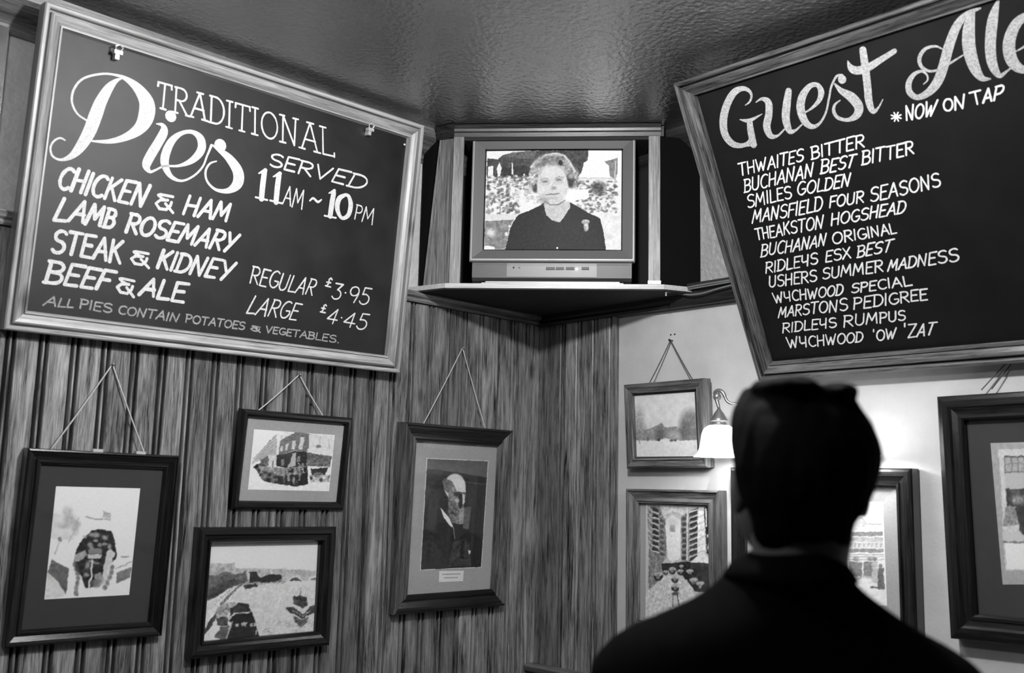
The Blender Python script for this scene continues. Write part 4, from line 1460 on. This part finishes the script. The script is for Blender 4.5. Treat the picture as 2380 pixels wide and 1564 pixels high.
def slant_board(fa0, fb0, fa1, fb1, off, th=.012):
    """side board whose long edges run from fraction f?0 at the shelf to f?1 at the top"""
    d_ = dL.normalized(); nn = Vector((-d_.y, d_.x))
    if nn.x > 0:
        nn = -nn
    z0_, z1_ = .0195, HC - .03
    P_ = []
    for fr, z_ in ((fa0, z0_), (fb0, z0_), (fb1, z1_), (fa1, z1_)):
        q_ = L0 + dL * fr
        P_.append((q_, z_))
    v_ = [(q_.x + nn.x * off, q_.y + nn.y * off, z_) for q_, z_ in P_] + [(q_.x + nn.x * (off - th), q_.y + nn.y * (off - th), z_) for q_, z_ in P_]
    bb = B(); bb.add(v_, [[0, 1, 2, 3], [7, 6, 5, 4]] + [[i_, 4 + i_, 4 + (i_ + 1) % 4, (i_ + 1) % 4] for i_ in range(4)])
    return bb


slant_board(0, .10, 0, .10, .001).obj('side_board', M['cab'], CAB)
slant_board(.115, .72, .115, .37, 0).obj('side_board', M['cab'], CAB)
slant_board(.735, .80, .385, .45, .001).obj('side_board', M['cab'], CAB)
slant_board(0, 1, 0, 1, -.016, .006).obj('side_shade_sheet', M['cab_side_and_shade'], CAB)  # black sheet added behind the side boards, standing in for shade in the gap
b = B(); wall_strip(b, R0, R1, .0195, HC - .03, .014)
b.obj('side_panel', M['cab_side_and_shade'], CAB)
# front uprights
b = B(); b.box(.012, .046, .0, .016, .0195, HC - .03); b.obj('stile', M['cab'], CAB)
b = B(); b.box(LW - .048, LW - .012, .002, .018, .0195, HC - .03); b.obj('stile', M['cab'], CAB)
b = B(); b.box(LW - .050, LW - .031, -.003, .003, .0195, .030); b.box(LW - .029, LW - .010, -.003, .003, .0195, .030); b.obj('hinge', M['metal_light'], CAB)
# lining
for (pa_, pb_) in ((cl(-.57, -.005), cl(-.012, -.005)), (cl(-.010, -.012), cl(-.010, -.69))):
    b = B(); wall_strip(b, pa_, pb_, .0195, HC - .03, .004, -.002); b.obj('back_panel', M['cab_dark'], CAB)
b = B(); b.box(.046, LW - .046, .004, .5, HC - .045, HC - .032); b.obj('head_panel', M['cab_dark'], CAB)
# crown moulding under the ceiling
cp = [(0, -.034), (.012, -.034), (.016, -.022), (.020, -.018), (.022, -.010), (.030, -.002), (.034, 0.0), (0, 0.0)]
b = B()
b.sweep([(a - .012, h_) for a, h_ in cp], (.012, .0, HC), (LW - .01, .0, HC), (0, -1, 0), (0, 0, 1), -.5, 0)
b.obj('crown_moulding', M['crown'], CAB)
dl = dL.normalized(); on = Vector((-dl.y, dl.x))
on = on if on.x < 0 else -on
E_ = L0 + dL * .5
b = B()
b.sweep([(a - .006, h_) for a, h_ in cp], (L0.x, L0.y - .012, HC), (E_.x, E_.y, HC), (on.x, on.y, 0), (0, 0, 1), -.5, 0)
b.obj('crown_moulding', M['crown'], CAB)
b = B(); wall_strip(b, (0.0, 0.004), (LW, 0.004), HC - .034, HC, .02); b.obj('crown_backing', M['crown'], CAB)

# ================================================================== TELEVISION
def on_plane(px, y):
    """pixel to cabinet-local point on the upright plane y = const"""
    O = CABm @ Vector((0, y, 0)); n = CABm.col[1].to_3d()
    return ci @ hit(px, O, n)


TY = .012
q = [on_plane(p_, TY) for p_ in ((1101, 318), (1472, 325), (1475, 609), (1094.6, 604))]
tx0, tx1 = (q[0].x + q[3].x) / 2, (q[1].x + q[2].x) / 2
tz1, tz0 = (q[0].z + q[1].z) / 2, (q[2].z + q[3].z) / 2
TVm = CABm @ Matrix.Translation(Vector((tx0, TY, .0195)))
TV = thing('television', 'boxy grey television showing a woman speaking, in the corner cabinet', 'television', TVm)
TW, TZ0, TZ1 = tx1 - tx0, tz0 - .0195, tz1 - .0195
# screen opening
sx0, sx1 = .038, TW - .038
q = [on_plane(p_, TY + .012) for p_ in ((1131, 347), (1443.6, 351.4), (1445, 582), (1124.5, 576.4))]
sx0, sx1 = (q[0].x + q[3].x) / 2 - tx0, (q[1].x + q[2].x) / 2 - tx0
sz1, sz0 = (q[0].z + q[1].z) / 2 - .0195, (q[2].z + q[3].z) / 2 - .0195


def ring(bb, outer, inner):
    """four faces between two rectangles given as (x0,x1,z0,z1,y)"""
    def cs(r):
        x0, x1, z0, z1, y = r
        return [(x0, y, z0), (x1, y, z0), (x1, y, z1), (x0, y, z1)]
    o_, i_ = cs(outer), cs(inner)
    bb.add(o_ + i_, [[k, (k + 1) % 4, 4 + (k + 1) % 4, 4 + k] for k in range(4)])


b = B()
ring(b, (-.004, TW + .004, TZ0 - .002, TZ1 + .003, .022), (-.004, TW + .004, TZ0 - .002, TZ1 + .003, .002))
ring(b, (-.004, TW + .004, TZ0 - .002, TZ1 + .003, .002), (0.0, TW, TZ0 + .002, TZ1, -.003))
ring(b, (0.0, TW, TZ0 + .002, TZ1, -.003), (.003, TW - .003, TZ0 + .006, TZ1 - .003, -.003))
b.obj('bezel_lip', M['tv_lip'], TV)
b = B()
ring(b, (.003, TW - .003, TZ0 + .006, TZ1 - .003, -.003), (sx0 - .004, sx1 + .004, sz0 - .004, sz1 + .004, .010))
b.obj('bezel', M['tv'], TV)
b = B()
ring(b, (sx0 - .004, sx1 + .004, sz0 - .004, sz1 + .004, .010), (sx0 - .001, sx1 + .001, sz0 - .001, sz1 + .001, .020))
b.obj('screen_surround', M['black'], TV)
# body tapering into the cabinet
b = B()
secs = [(.02, 0.0, 0.0), (.10, .005, .005), (.24, .05, .05), (.40, .12, .10), (.44, .13, .11)]
v, f = [], []
for y, dx, dz in secs:
    v += [(dx, y, TZ0 + dz * .3 + .0), (TW - dx, y, TZ0 + dz * .3), (TW - dx, y, TZ1 - dz), (dx, y, TZ1 - dz)]
for i in range(len(secs) - 1):
    for k in range(4):
        f.append([i * 4 + k, i * 4 + (k + 1) % 4, (i + 1) * 4 + (k + 1) % 4, (i + 1) * 4 + k])
f.append([len(v) - 4, len(v) - 3, len(v) - 2, len(v) - 1])
b.add(v, f)
b.obj('casing', M['tv_dark'], TV)
# lower control fascia (rounded underneath)
def fasc(x0, x1, y_off=0.0, z_hi=None, z_lo=.009):
    z_hi = TZ0 - .003 if z_hi is None else z_hi
    pr = [(.004, z_hi), (.001 + y_off, z_hi - .003), (0 + y_off, z_hi - .012), (.002 + y_off, z_lo + .012), (.010, z_lo + .003), (.022, z_lo), (.2, z_lo), (.2, z_hi)]
    bb = B()
    n_ = len(pr)
    v_ = [(x0, y, z) for y, z in pr] + [(x1, y, z) for y, z in pr]
    bb.add(v_, [list(range(n_)), list(range(n_, 2 * n_))[::-1]] + [[i, n_ + i, n_ + (i + 1) % n_, (i + 1) % n_] for i in range(n_)])
    return bb


fasc(.006, TW - .006).obj('control_fascia', M['tv_dark'], TV)
xs = [on_plane((x, 620), TY).x - tx0 for x in (1178, 1387)]
fasc(xs[0], xs[1], -.0012, TZ0 - .005, .012).obj('control_panel', M['tv_panel'], TV)
for xa, xb in ((1269, 1290), (1292, 1311), (1315, 1335), (1352, 1369)):
    a, c = on_plane((xa, 623), TY).x - tx0, on_plane((xb, 623), TY).x - tx0
    z = on_plane((xa, 624), TY).z - .0195
    b = B(); b.box(a, c, -.004, .002, z - .0042, z + .0042)
    b.obj('button', M['black'], TV)
for (px_, py_), r_, mm in (((1340.5, 626), .0036, 'led'), ((1194, 622), .0025, 'black'), ((1207, 621), .003, 'tv_lip'), ((1295, 575), .0022, 'led')):
    l = on_plane((px_, py_), TY)
    b = B(); b.ball((l.x - tx0, -.0035 if py_ > 600 else .008, l.z - .0195), r_, 10, 8)
    b.obj('indicator' if mm == 'led' else 'knob', M[mm], TV)
# maker's badge: small blank raised bar
l = on_plane((1284, 602), TY)
b = B(); b.box(l.x - tx0 - .012, l.x - tx0 + .012, -.0042, -.002, TZ0 + .003, TZ0 + .0055); b.obj('badge', M['tv_lip'], TV)
# plinth
a, c = on_plane((1119, 652), TY).x - tx0, on_plane((1449, 655), TY).x - tx0
b = B(); b.box(a, c, .0, .25, 0.0, .005); b.box(a + .012, c - .012, .004, .24, .005, .010)
b.obj('stand', M['tv_lip'], TV)
# picture
pq = [(120, 95), (1945, 110), (1945, 1475), (80, 1440)]
p = Paint(pq, 260, 200, .90, .35)
D = .26
p.poly([(120, 190), (270, 210), (330, 150), (660, 100), (1500, 100), (1490, 260), (1400, 400), (1350, 480), (1290, 560), (700, 520), (120, 520)], D, 1, .05, 3)
p.poly([(480, 110), (700, 105), (800, 105), (760, 220), (500, 200), (330, 170)], .42, .7, .06, 3)
p.poly([(330, 330), (660, 300), (690, 450), (480, 470), (330, 430)], .15, .7, .04, 3)
for q in [[(140, 300), (205, 300), (205, 520), (140, 520)], [(255, 330), (290, 250), (325, 330), (280, 520)], [(455, 260), (470, 260), (485, 430), (460, 430)], [(615, 410), (630, 410), (635, 470), (612, 470)]]:
    p.poly(q, .88, 1, .02)
p.poly([(1500, 100), (1945, 110), (1945, 520), (1380, 480), (1440, 270), (1480, 250)], .93)
p.poly([(1710, 260), (1890, 210), (1890, 420), (1860, 520), (1790, 460), (1770, 320)], .48, .9, .07, 3); p.line([(1860, 260), (1855, 500)], 14, .8)
p.poly([(1380, 485), (1830, 488), (1840, 600), (1400, 590)], .86, 1, .03)
p.line([(1380, 485), (1830, 488)], 8, .68)
# flowers
for (x0, y0, x1, y1, n_) in ((110, 450, 700, 720, 420), (110, 700, 560, 960, 330), (660, 730, 850, 820, 60), (1330, 530, 1880, 960, 520)):
    for _ in range(n_):
        p.ell(rng.uniform(x0, x1), rng.uniform(y0, y1), rng.uniform(12, 30), rng.uniform(9, 22), rng.choice([.3, .42, .6, .88, .92, .92]), .75, .3)
p.ell(1630, 630, 90, 90, .22, .8, .4, .1, 3)
p.poly([(500, 640), (820, 660), (860, 850), (560, 860), (460, 720)], .9, .6, .03, 4); p.poly([(1200, 660), (1500, 640), (1500, 760), (1260, 810), (1180, 780)], .93, .95)
p.poly([(100, 960), (560, 960), (480, 1050), (90, 1060)], .84, .95, .02, 3); p.poly([(1650, 980), (1945, 960), (1945, 1475), (1740, 1460), (1680, 1050)], .88, .95, .03, 5)
p.poly([(90, 1050), (490, 1040), (420, 1180), (370, 1440), (85, 1440)], .48, .95, .06, 4); p.ell(170, 1210, 50, 50, .88, .9, .6); p.poly([(90, 1390), (220, 1400), (230, 1440), (90, 1440)], .9)
p.ell(430, 1130, 16, 18, .85); p.ell(385, 1240, 20, 28, .85)
# coat
p.poly([(370, 1445), (400, 1300), (440, 1150), (520, 1010), (560, 970), (700, 920), (850, 850), (900, 815), (1255, 820), (1400, 910), (1500, 960), (1650, 1040), (1680, 1120), (1720, 1300), (1745, 1500), (360, 1500)], .13, 1, .02, 2)
# neck and face
p.poly([(895, 800), (900, 880), (930, 990), (1010, 1060), (1105, 1092), (1170, 1020), (1245, 900), (1245, 810)], .76, 1, .03, 3)
p.ell(1000, 360, 290, 220, .62, 1, .06, .12, 3)
p.ell(790, 500, 110, 180, .66, 1, .12, .12, 3); p.ell(1270, 470, 95, 160, .58, 1, .15, .14, 3)
p.line([(720, 330), (800, 230), (920, 165), (1060, 140), (1170, 180), (1260, 290), (1310, 400)], 26, .84, .8)
p.ell(920, 230, 170, 60, .44, .6, .5, .12, 3); p.ell(1250, 520, 55, 90, .22, .9, .3, .1, 3); p.ell(1260, 460, 34, 34, .66, .9, .4); p.ell(785, 620, 40, 60, .2, .9, .3, .08, 3)
p.ell(1120, 275, 30, 44, .14, .95, .25); p.ell(840, 300, 60, 26, .4, .6, .5)
p.ell(1010, 590, 212, 262, .80, 1, .05, .03, 3)
p.ell(1010, 400, 170, 90, .84, .9, .3, .02, 3)
p.line([(848, 506), (900, 484), (955, 500)], 12, .58, .8); p.line([(1045, 488), (1105, 462), (1158, 478)], 12, .58, .8)
p.ell(905, 530, 36, 16, .34, .8, .5); p.ell(1095, 506, 36, 16, .32, .8, .5)
p.ell(905, 545, 72, 58, .62, .22, .1); p.ell(1095, 525, 72, 58, .62, .22, .1)
p.line([(830, 560), (900, 605), (985, 580), (1000, 530), (1060, 520)], 6, .9); p.line([(1060, 540), (1110, 590), (1170, 560), (1180, 480)], 6, .9)
p.ell(1030, 620, 38, 22, .5, .7, .5); p.line([(1020, 540), (1010, 620)], 10, .62, .6); p.ell(880, 640, 60, 50, .88, .5, .6); p.ell(1120, 620, 50, 50, .88, .5, .6)
p.line([(925, 715), (1000, 703), (1030, 710), (1100, 698)], 20, .52, .8); p.line([(940, 712), (1090, 702)], 7, .40, .8); p.ell(1020, 760, 60, 20, .66, .6, .5)
p.ell(900, 790, 60, 50, .55, .6, .5); p.line([(900, 800), (980, 850), (1080, 850), (1180, 790)], 18, .42, .7)
p.ell(1225, 665, 14, 18, .9)
p.ell(1460, 1090, 52, 36, .74, 1, .15, .12, 3); p.ell(1470, 1160, 36, 56, .76, 1, .15, .12, 3)
p.noise(.03, 1)
y_ = .0185
cor = [Vector((sx0, y_, sz1)), Vector((sx1, y_, sz1)), Vector((sx1, y_, sz0)), Vector((sx0, y_, sz0))]
so = p.obj('screen', cor, M['screen'], TV)
me = so.data
nv = len(me.vertices)
for vv in me.vertices:   # picture tube bulges towards the room
    uu = (vv.co.x - sx0) / (sx1 - sx0) * 2 - 1; ww = (vv.co.z - sz0) / (sz1 - sz0) * 2 - 1
    vv.co.y = y_ - .010 * (1 - uu * uu) * (1 - ww * ww * .6)

# cables along the rail
CBL = []
for k, (pts, r_) in enumerate((([(1546, 674), (1575, 672), (1620, 664), (1660, 657), (1704, 650)], .0032), ([(1546, 680), (1580, 676), (1630, 667), (1670, 660), (1704, 654)], .0028),
                               ([(1548, 677), (1570, 681), (1600, 685), (1630, 682), (1665, 672), (1704, 662)], .0030))):
    wp = []
    for i, q in enumerate(pts):
        off = .052 + (.06 * (1 - i) if i < 1 else 0)
        w_ = hit(q, Vector((-off, 0, 0)), Vector((1, 0, 0)))
        wp.append(w_)
    last = wp[-1]
    wp.append(last + Vector((0, -.12, .004)))
    wp = [Vector(x) for x in catmull([tuple(x) for x in wp], 6)]
    b = B(); b.tube(wp, r_, 8)
    tag(b.obj('cable', M['cable'], None, True), ['grey cable running along top of the picture rail to the cabinet', 'thin grey cable tight under the top cable on the picture rail',
        'loose grey cable drooping below the other two, right of the television cabinet'][k], 'cable', 'cables on the picture rail')
l = hit((1548, 672), Vector((-.11, 0, 0)), Vector((1, 0, 0)))
b = B(); b.box(l.x - .004, l.x + .004, l.y - .004, l.y + .004, l.z - .006, l.z + .008); b.tube([(l.x, l.y, l.z - .004), (l.x, l.y, l.z - .018)], .002, 6); b.ball((l.x, l.y, l.z - .019), .003, 8, 6)
tag(b.obj('cable_tie', M['metal_light']), 'pale cable tie hanging at the right end of the cabinet shelf', 'cable tie')

# ================================================================== WALL LAMP
LP = Vector((-.12, -1.0, 0))
sh = hit((1672, 1062), Vector((-.13, 0, 0)), Vector((1, 0, 0)))   # bottom rim centre of the left shade
zt = hit((1680, 984), Vector((-.13, 0, 0)), Vector((1, 0, 0))).z
WL = thing('wall_lamp', 'two-armed brass wall lamp with lit bell glass shades, behind the head of the man', 'lamp', Matrix.Translation(Vector((-.005, sh.y - .20, zt))))
o0 = WL.matrix_world.translation
M['shade'] = plain('lit_glass_shade', 0.8, 0.4, emit=7.0)
b = B()
seg = 24
b.v = []
for k in range(seg):
    pass
prof_plate = [(.045, 0), (.045, .006), (.036, .012), (.02, .016), (.018, .03)]
v, f = [], []
for r_, d_ in prof_plate:
    for k in range(seg):
        a = 2 * math.pi * k / seg
        v.append((-d_, r_ * math.cos(a), .045 + r_ * 1.4 * math.sin(a)))
for i in range(len(prof_plate) - 1):
    for k in range(seg):
        f.append([i * seg + k, i * seg + (k + 1) % seg, (i + 1) * seg + (k + 1) % seg, (i + 1) * seg + k])
f.append([(len(prof_plate) - 1) * seg + k for k in range(seg)])
b.add(v, f); b.obj('wall_plate', M['metal'], WL, True)
for sgn in (1, -1):
    cx_, cy_ = -.125, sgn * .20
    b = B()
    pts = catmull([(-.02, 0, .045), (-.05, sgn * .05, .04), (-.09, sgn * .10, .05), (-.12, sgn * .165, .058), (cx_, sgn * .185, .080 + sgn * .008), (cx_, sgn * .20, .086 + sgn * .009), (cx_, sgn * .212, .080 + sgn * .008), (cx_, cy_ + sgn * .004, .058), (cx_, cy_, .045)], 6)
    b.tube(pts, [.0045 if i < 22 else .0075 - .0002 * abs(i - 32) for i in range(len(pts))], 10)
    b.ball((cx_, cy_ + sgn * .006, .070 + sgn * .008), .012, 12, 8)
    arm = b.obj('arm', M['metal'], WL, True)
    b = B(); b.lathe([(.004, .045), (.009, .036), (.014, .030), (.022, .016), (.026, .010), (.026, .006), (.018, .006), (.026, -.004), (.028, -.006)], (cx_, cy_, 0), 24)
    b.obj('shade_holder', M['metal'], WL, True)
    hb = zt - sh.z
    b = B()
    pr = [(.024, -.004), (.034, -.008), (.044, -.016), (.050, -.030), (.0535, -hb * .55), (.057, -hb * .75), (.063, -hb * .9), (.074, -hb)]
    b.lathe(pr, (cx_, cy_, 0), 60, .05, 10, caps=False)
    s_ = b.obj('lamp_shade', M['shade'], WL, True)
    b = B(); b.ball((cx_, cy_, -.045), .018, 12, 8, (1, 1, 1.3)); b.obj('bulb', M['shade'], WL, True)
    pl = point_light('wall_lamp_light', o0 + Vector((cx_ + .0, cy_, -hb + .022)), 2.2, .016)

# ================================================================== MAN WITH HIS BACK TO US
PD = 1.16
FH = Vector((math.cos(math.radians(45.9)), math.sin(math.radians(45.9)), 0))
RH = Vector((math.sin(math.radians(45.9)), -math.cos(math.radians(45.9)), 0))


def pp(px, d=PD):
    r = ray(px)
    t = d / r.dot(FH)
    w_ = CAMC + r * t
    return (w_ - CAMC).dot(RH), w_.z


cxp = pp((1868, 1100))[0]
base = CAMC + FH * PD + RH * cxp
base.z = 0
MANm = frame_of(RH, FH, Vector((0, 0, 1)), base)   # local X to his right as seen, Y away from the camera
MAN = thing('person', 'man with short dark hair and a black jacket seen from behind, looking towards the television', 'person', MANm)


def ringset(rows, d=PD):
    out = []
    for y, xl, xr in rows:
        a, z1 = pp((xl, y), d); c, z2 = pp((xr, y), d)
        out.append(((z1 + z2) / 2, a - cxp, c - cxp))
    return out


def loft(bb, rows, depth, seg=40, pw=2.0):
    """rows: (z, xl, xr); depth(i, halfwidth) -> (y centre, y half)"""
    rings = []
    for i, (z, a, c) in enumerate(rows):
        hw, mx_ = (c - a) / 2, (a + c) / 2
        yc, yh = depth(i, hw, z)
        rg = []
        for k in range(seg):
            q_ = 2 * math.pi * k / seg
            cs, sn = math.cos(q_), math.sin(q_)
            e = 2.0 / pw
            rg.append((mx_ + hw * math.copysign(abs(cs) ** e, cs), yc + yh * math.copysign(abs(sn) ** e, sn), z))
        rings.append(rg)
    v = [p_ for r_ in rings for p_ in r_]
    n_ = len(rings)
    f = []
    for i in range(n_ - 1):
        for k in range(seg):
            f.append([i * seg + k, i * seg + (k + 1) % seg, (i + 1) * seg + (k + 1) % seg, (i + 1) * seg + k])
    f.append(list(range(seg))[::-1]); f.append([(n_ - 1) * seg + k for k in range(seg)])
    bb.add(v, f)


def remesh(o, vox, smooth=4, disp=None):
    md = o.modifiers.new('r', 'REMESH'); md.mode = 'VOXEL'; md.voxel_size = vox; md.use_smooth_shade = True
    sm = o.modifiers.new('s', 'SMOOTH'); sm.factor = .5; sm.iterations = smooth
    dg = bpy.context.evaluated_depsgraph_get()
    ev = o.evaluated_get(dg)
    me_ = bpy.data.meshes.new_from_object(ev)
    o.modifiers.clear()
    mats_ = list(o.data.materials)
    o.data = me_
    me_.materials.clear()
    for m_ in mats_:
        me_.materials.append(m_)
    for p_ in me_.polygons:
        p_.use_smooth = True
    if disp:
        amp, sc = disp
        for v_ in me_.vertices:
            q_ = v_.co * sc
            v_.co += v_.normal * amp * (mnoise.noise(Vector((q_.x, q_.y, q_.z * .35))))
    return o


HAIR = [(896, 1752, 1962), (904, 1744, 1975), (914, 1737, 1985), (930, 1727, 1996), (955, 1715, 2010), (990, 1706, 2027), (1020, 1703, 2038), (1044, 1702, 2040), (1093, 1703, 2030), (1116, 1707, 2022), (1145, 1712, 2014),
        (1165, 1718, 2006), (1180, 1726, 1996), (1195, 1734, 1982), (1210, 1738, 1971), (1249, 1744, 1961), (1270, 1760, 1955), (1284, 1790, 1945)]
hr = ringset(HAIR, PD - .02)
zt_, zn_ = hr[0][0], hr[-1][0]


def hdepth(i, hw, z):
    t = (zt_ - z) / (zt_ - zn_)
    back = [-.05, -.075, -.09, -.10, -.105, -.108, -.106, -.10, -.09, -.075, -.06]
    k = t * 10; j = min(int(k), 9); bk = back[j] + (back[j + 1] - back[j]) * (k - j)
    front = .075 if t < .3 else .075 - .09 * (t - .3) / .7
    return ((front + bk) / 2, (front - bk) / 2)


b = B(); loft(b, hr, hdepth, 40)
# second crest and tousled bumps of the crown
for (x_, y_, rx_, rz_) in ((1822, 906, 80, 27), (1922, 918, 54, 25)):
    a, z = pp((x_, y_), PD - .02); k_ = (PD - .02) / F
    b.ball((a - cxp, -.02, z), 1.0, 16, 10, (rx_ * k_, .07, rz_ * k_))
hair = b.obj('hair', M['hair'], MAN)
remesh(hair, .0045, 2, (.003, 60))

# body: one skin surface (head, neck, torso, arms, hands, legs)
def joint(bb, pts, rs, seg=14):
    P_ = [Vector(x) for x in pts]
    bb.tube(P_, rs, seg)
    for x, r_ in zip(P_, rs):
        bb.ball(x, r_, 14, 10)


hz = pp((1868, 1085))[1]      # centre of the head
sho = pp((1868, 1500))[1]     # shoulder joints height
b = B()
b.ball((0, -.003, hz - .008), .078, 20, 14, (.93, 1.1, 1.05))
b.ball((-.01, .055, hz - .045), .06, 18, 12, (.95, .95, 1.15))      # jaw and face
b.ball((-.014, .088, hz - .094), .022, 12, 8, (1.2, .8, .8))        # chin
b.tube([(-.012, .098, hz + .01), (-.013, .118, hz - .034)], [.006, .012], 10)   # nose
b.ball((-.013, .120, hz - .036), .012, 10, 8)
b.ball((-.013, .104, hz - .066), .019, 12, 8, (1.1, .5, .45))       # lips
for s_ in (-1, 1):
    b.ball((-.01 + s_ * .034, .088, hz + .014), .017, 10, 8, (1.3, .5, .5))   # brow
earL, earR = pp((1706, 1135)), pp((2018, 1145))
for (ex, ez), s_ in ((earL, -1), (earR, 1)):
    x = ex - cxp
    b.ball((x - s_ * .006, .004, ez), .026, 14, 10, (.36, .75, 1.2))
neck = ringset([(1240, 1742, 1972), (1270, 1744, 1962), (1300, 1744, 1958), (1340, 1735, 1965)])
loft(b, neck, lambda i, hw, z: (-.012, .058))
b.ball((0, .02, sho - .06), .085, 20, 12, (1.6, .6, .6))
b.ball((0, .03, sho - .17), .135, 20, 12, (1.1, .65, 1.2))
b.ball((0, .03, sho - .42), .135, 20, 12, (1.08, .65, 1.2))
GR = .0
arms = []
for s_ in (-1, 1):
    S_ = (s_ * .155, .02, sho - .105); E_ = (s_ * .262, .0, sho - .32); Wr = (s_ * .245, .11, sho - .545)
    joint(b, [S_, tuple((Vector(S_) + Vector(E_)) / 2), E_], [.036, .036, .036])
    joint(b, [E_, tuple((Vector(E_) + Vector(Wr)) / 2), Wr], [.040, .036, .026])
    arms.append((S_, E_, Wr))
    dirh = (Vector(Wr) - Vector(E_)).normalized()
    pc = Vector(Wr) + dirh * .055
    b.ball(tuple(pc), .042, 14, 10, (.42, .9, 1.05))                       # palm
    for k, (yo, ln) in enumerate(((.030, .072), (.010, .080), (-.010, .075), (-.028, .058))):
        st = pc + dirh * .03 + Vector((0, yo * .95, 0))
        k1 = st + dirh * ln * .45 + Vector((0, 0, 0))
        k2 = k1 + (dirh + Vector((-s_ * .35, 0, 0))).normalized() * ln * .32
        k3 = k2 + (dirh + Vector((-s_ * .9, 0, 0))).normalized() * ln * .26
        joint(b, [st, k1, k2, k3], [.0092, .0088, .0080, .0072], 8)
    th = Vector(Wr) + dirh * .02 + Vector((0, .03, 0))
    joint(b, [th, th + dirh * .032 + Vector((-s_ * .01, .022, 0)), th + dirh * .062 + Vector((-s_ * .018, .026, 0))], [.012, .0105, .0088], 8)
legs = []
hipz = sho - .56
for s_ in (-1, 1):
    Hp, Kn, An = (s_ * .095, .02, hipz), (s_ * .105, .03, .48), (s_ * .11, .0, .09)
    joint(b, [Hp, Kn], [.088, .056], 16); joint(b, [Kn, (s_ * .108, -.005, .33), An], [.054, .052, .034], 16)
    b.ball((s_ * .112, .06, .045), .04, 12, 8, (.9, 2.4, .8))
    legs.append((Hp, Kn, An))
body = b.obj('body', M['skin'], MAN)
remesh(body, .0055, 2)
for s_ in (-1, 1):
    b = B(); b.ball((-.008 + s_ * .031, .0800, hz - .002), .0110, 14, 10)
    e_ = b.obj('eye', M['eye'], MAN, True)
    b = B(); b.ball((-.010 + s_ * .031, .0880, hz - .001), .0048, 10, 8)
    b.obj('iris', M['black'], e_, True)

# jacket
JK = [(1286, 1782, 1912), (1296, 1742, 1930), (1312, 1712, 1948), (1340, 1690, 1968), (1370, 1658, 1996), (1400, 1610, 2038), (1430, 1540, 2082), (1460, 1476, 2132), (1490, 1428, 2190), (1525, 1396, 2248), (1564, 1372, 2290)]
jr = ringset(JK)
b = B()
zs0 = jr[-1][0]
jr2 = jr + [(zs0 - .05, jr[-1][1] + .002, jr[-1][2] - .002), (zs0 - .09, -.20, .195), (zs0 - .2, -.19, .19), (zs0 - .36, -.185, .185), (zs0 - .5, -.20, .20), (zs0 - .62, -.205, .205)]


def jdepth(i, hw, z):
    t = min(max((jr[0][0] - z) / .16, 0), 1)
    return (.0 + .008 * t, .066 + .062 * t)


loft(b, jr2, jdepth, 44, 2.2)
for (S_, E_, Wr) in arms:
    sgn = 1 if S_[0] > 0 else -1
    S2 = (sgn * .182, .015, zs0 - .075)
    joint(b, [S2, tuple((Vector(S2) + Vector(E_)) / 2), E_], [.062, .060, .054], 16)
    joint(b, [E_, tuple(Vector(E_).lerp(Vector(Wr), .5)), tuple(Vector(E_).lerp(Vector(Wr), .93))], [.054, .048, .040], 16)
jk = b.obj('jacket', M['jacket'], MAN)
remesh(jk, .008, 4, (.004, 9))
# folded-down collar
b = B()
cr = ringset([(1284, 1776, 1920), (1300, 1728, 1942), (1322, 1704, 1958), (1345, 1690, 1972)])
seg = 32
for ri, (z, a, c) in enumerate(cr):
    hw, mx_ = (c - a) / 2 + .001, (a + c) / 2
    for k in range(seg + 1):
        q_ = math.radians(150 + 240 * k / seg)
        b.v.append((mx_ + hw * math.cos(q_), -.006 + (.062 + .008 * ri) * math.sin(q_), z - .0))
for ri in range(3):
    for k in range(seg):
        i0 = ri * (seg + 1) + k
        b.f.append([i0, i0 + 1, i0 + seg + 2, i0 + seg + 1])
co = b.obj('collar', M['jacket'], MAN, True)
sol = co.modifiers.new('t', 'SOLIDIFY'); sol.thickness = .004
# trousers and shoes
b = B()
b.ball((0, .02, hipz + .02), .15, 20, 12, (1.16, .82, .8))
for (Hp, Kn, An) in legs:
    joint(b, [Hp, Kn, (An[0], An[1] + .005, .11)], [.104, .076, .062], 18)
tr_ = b.obj('trousers', M['trouser'], MAN)
remesh(tr_, .012, 4)
for (Hp, Kn, An) in legs:
    b = B(); b.ball((An[0], .055, .048), .05, 16, 10, (.98, 2.6, .95)); b.box(An[0] - .044, An[0] + .044, -.06, .17, 0, .016)
    s_ = b.obj('shoe', M['shoe'], MAN); remesh(s_, .008, 3)
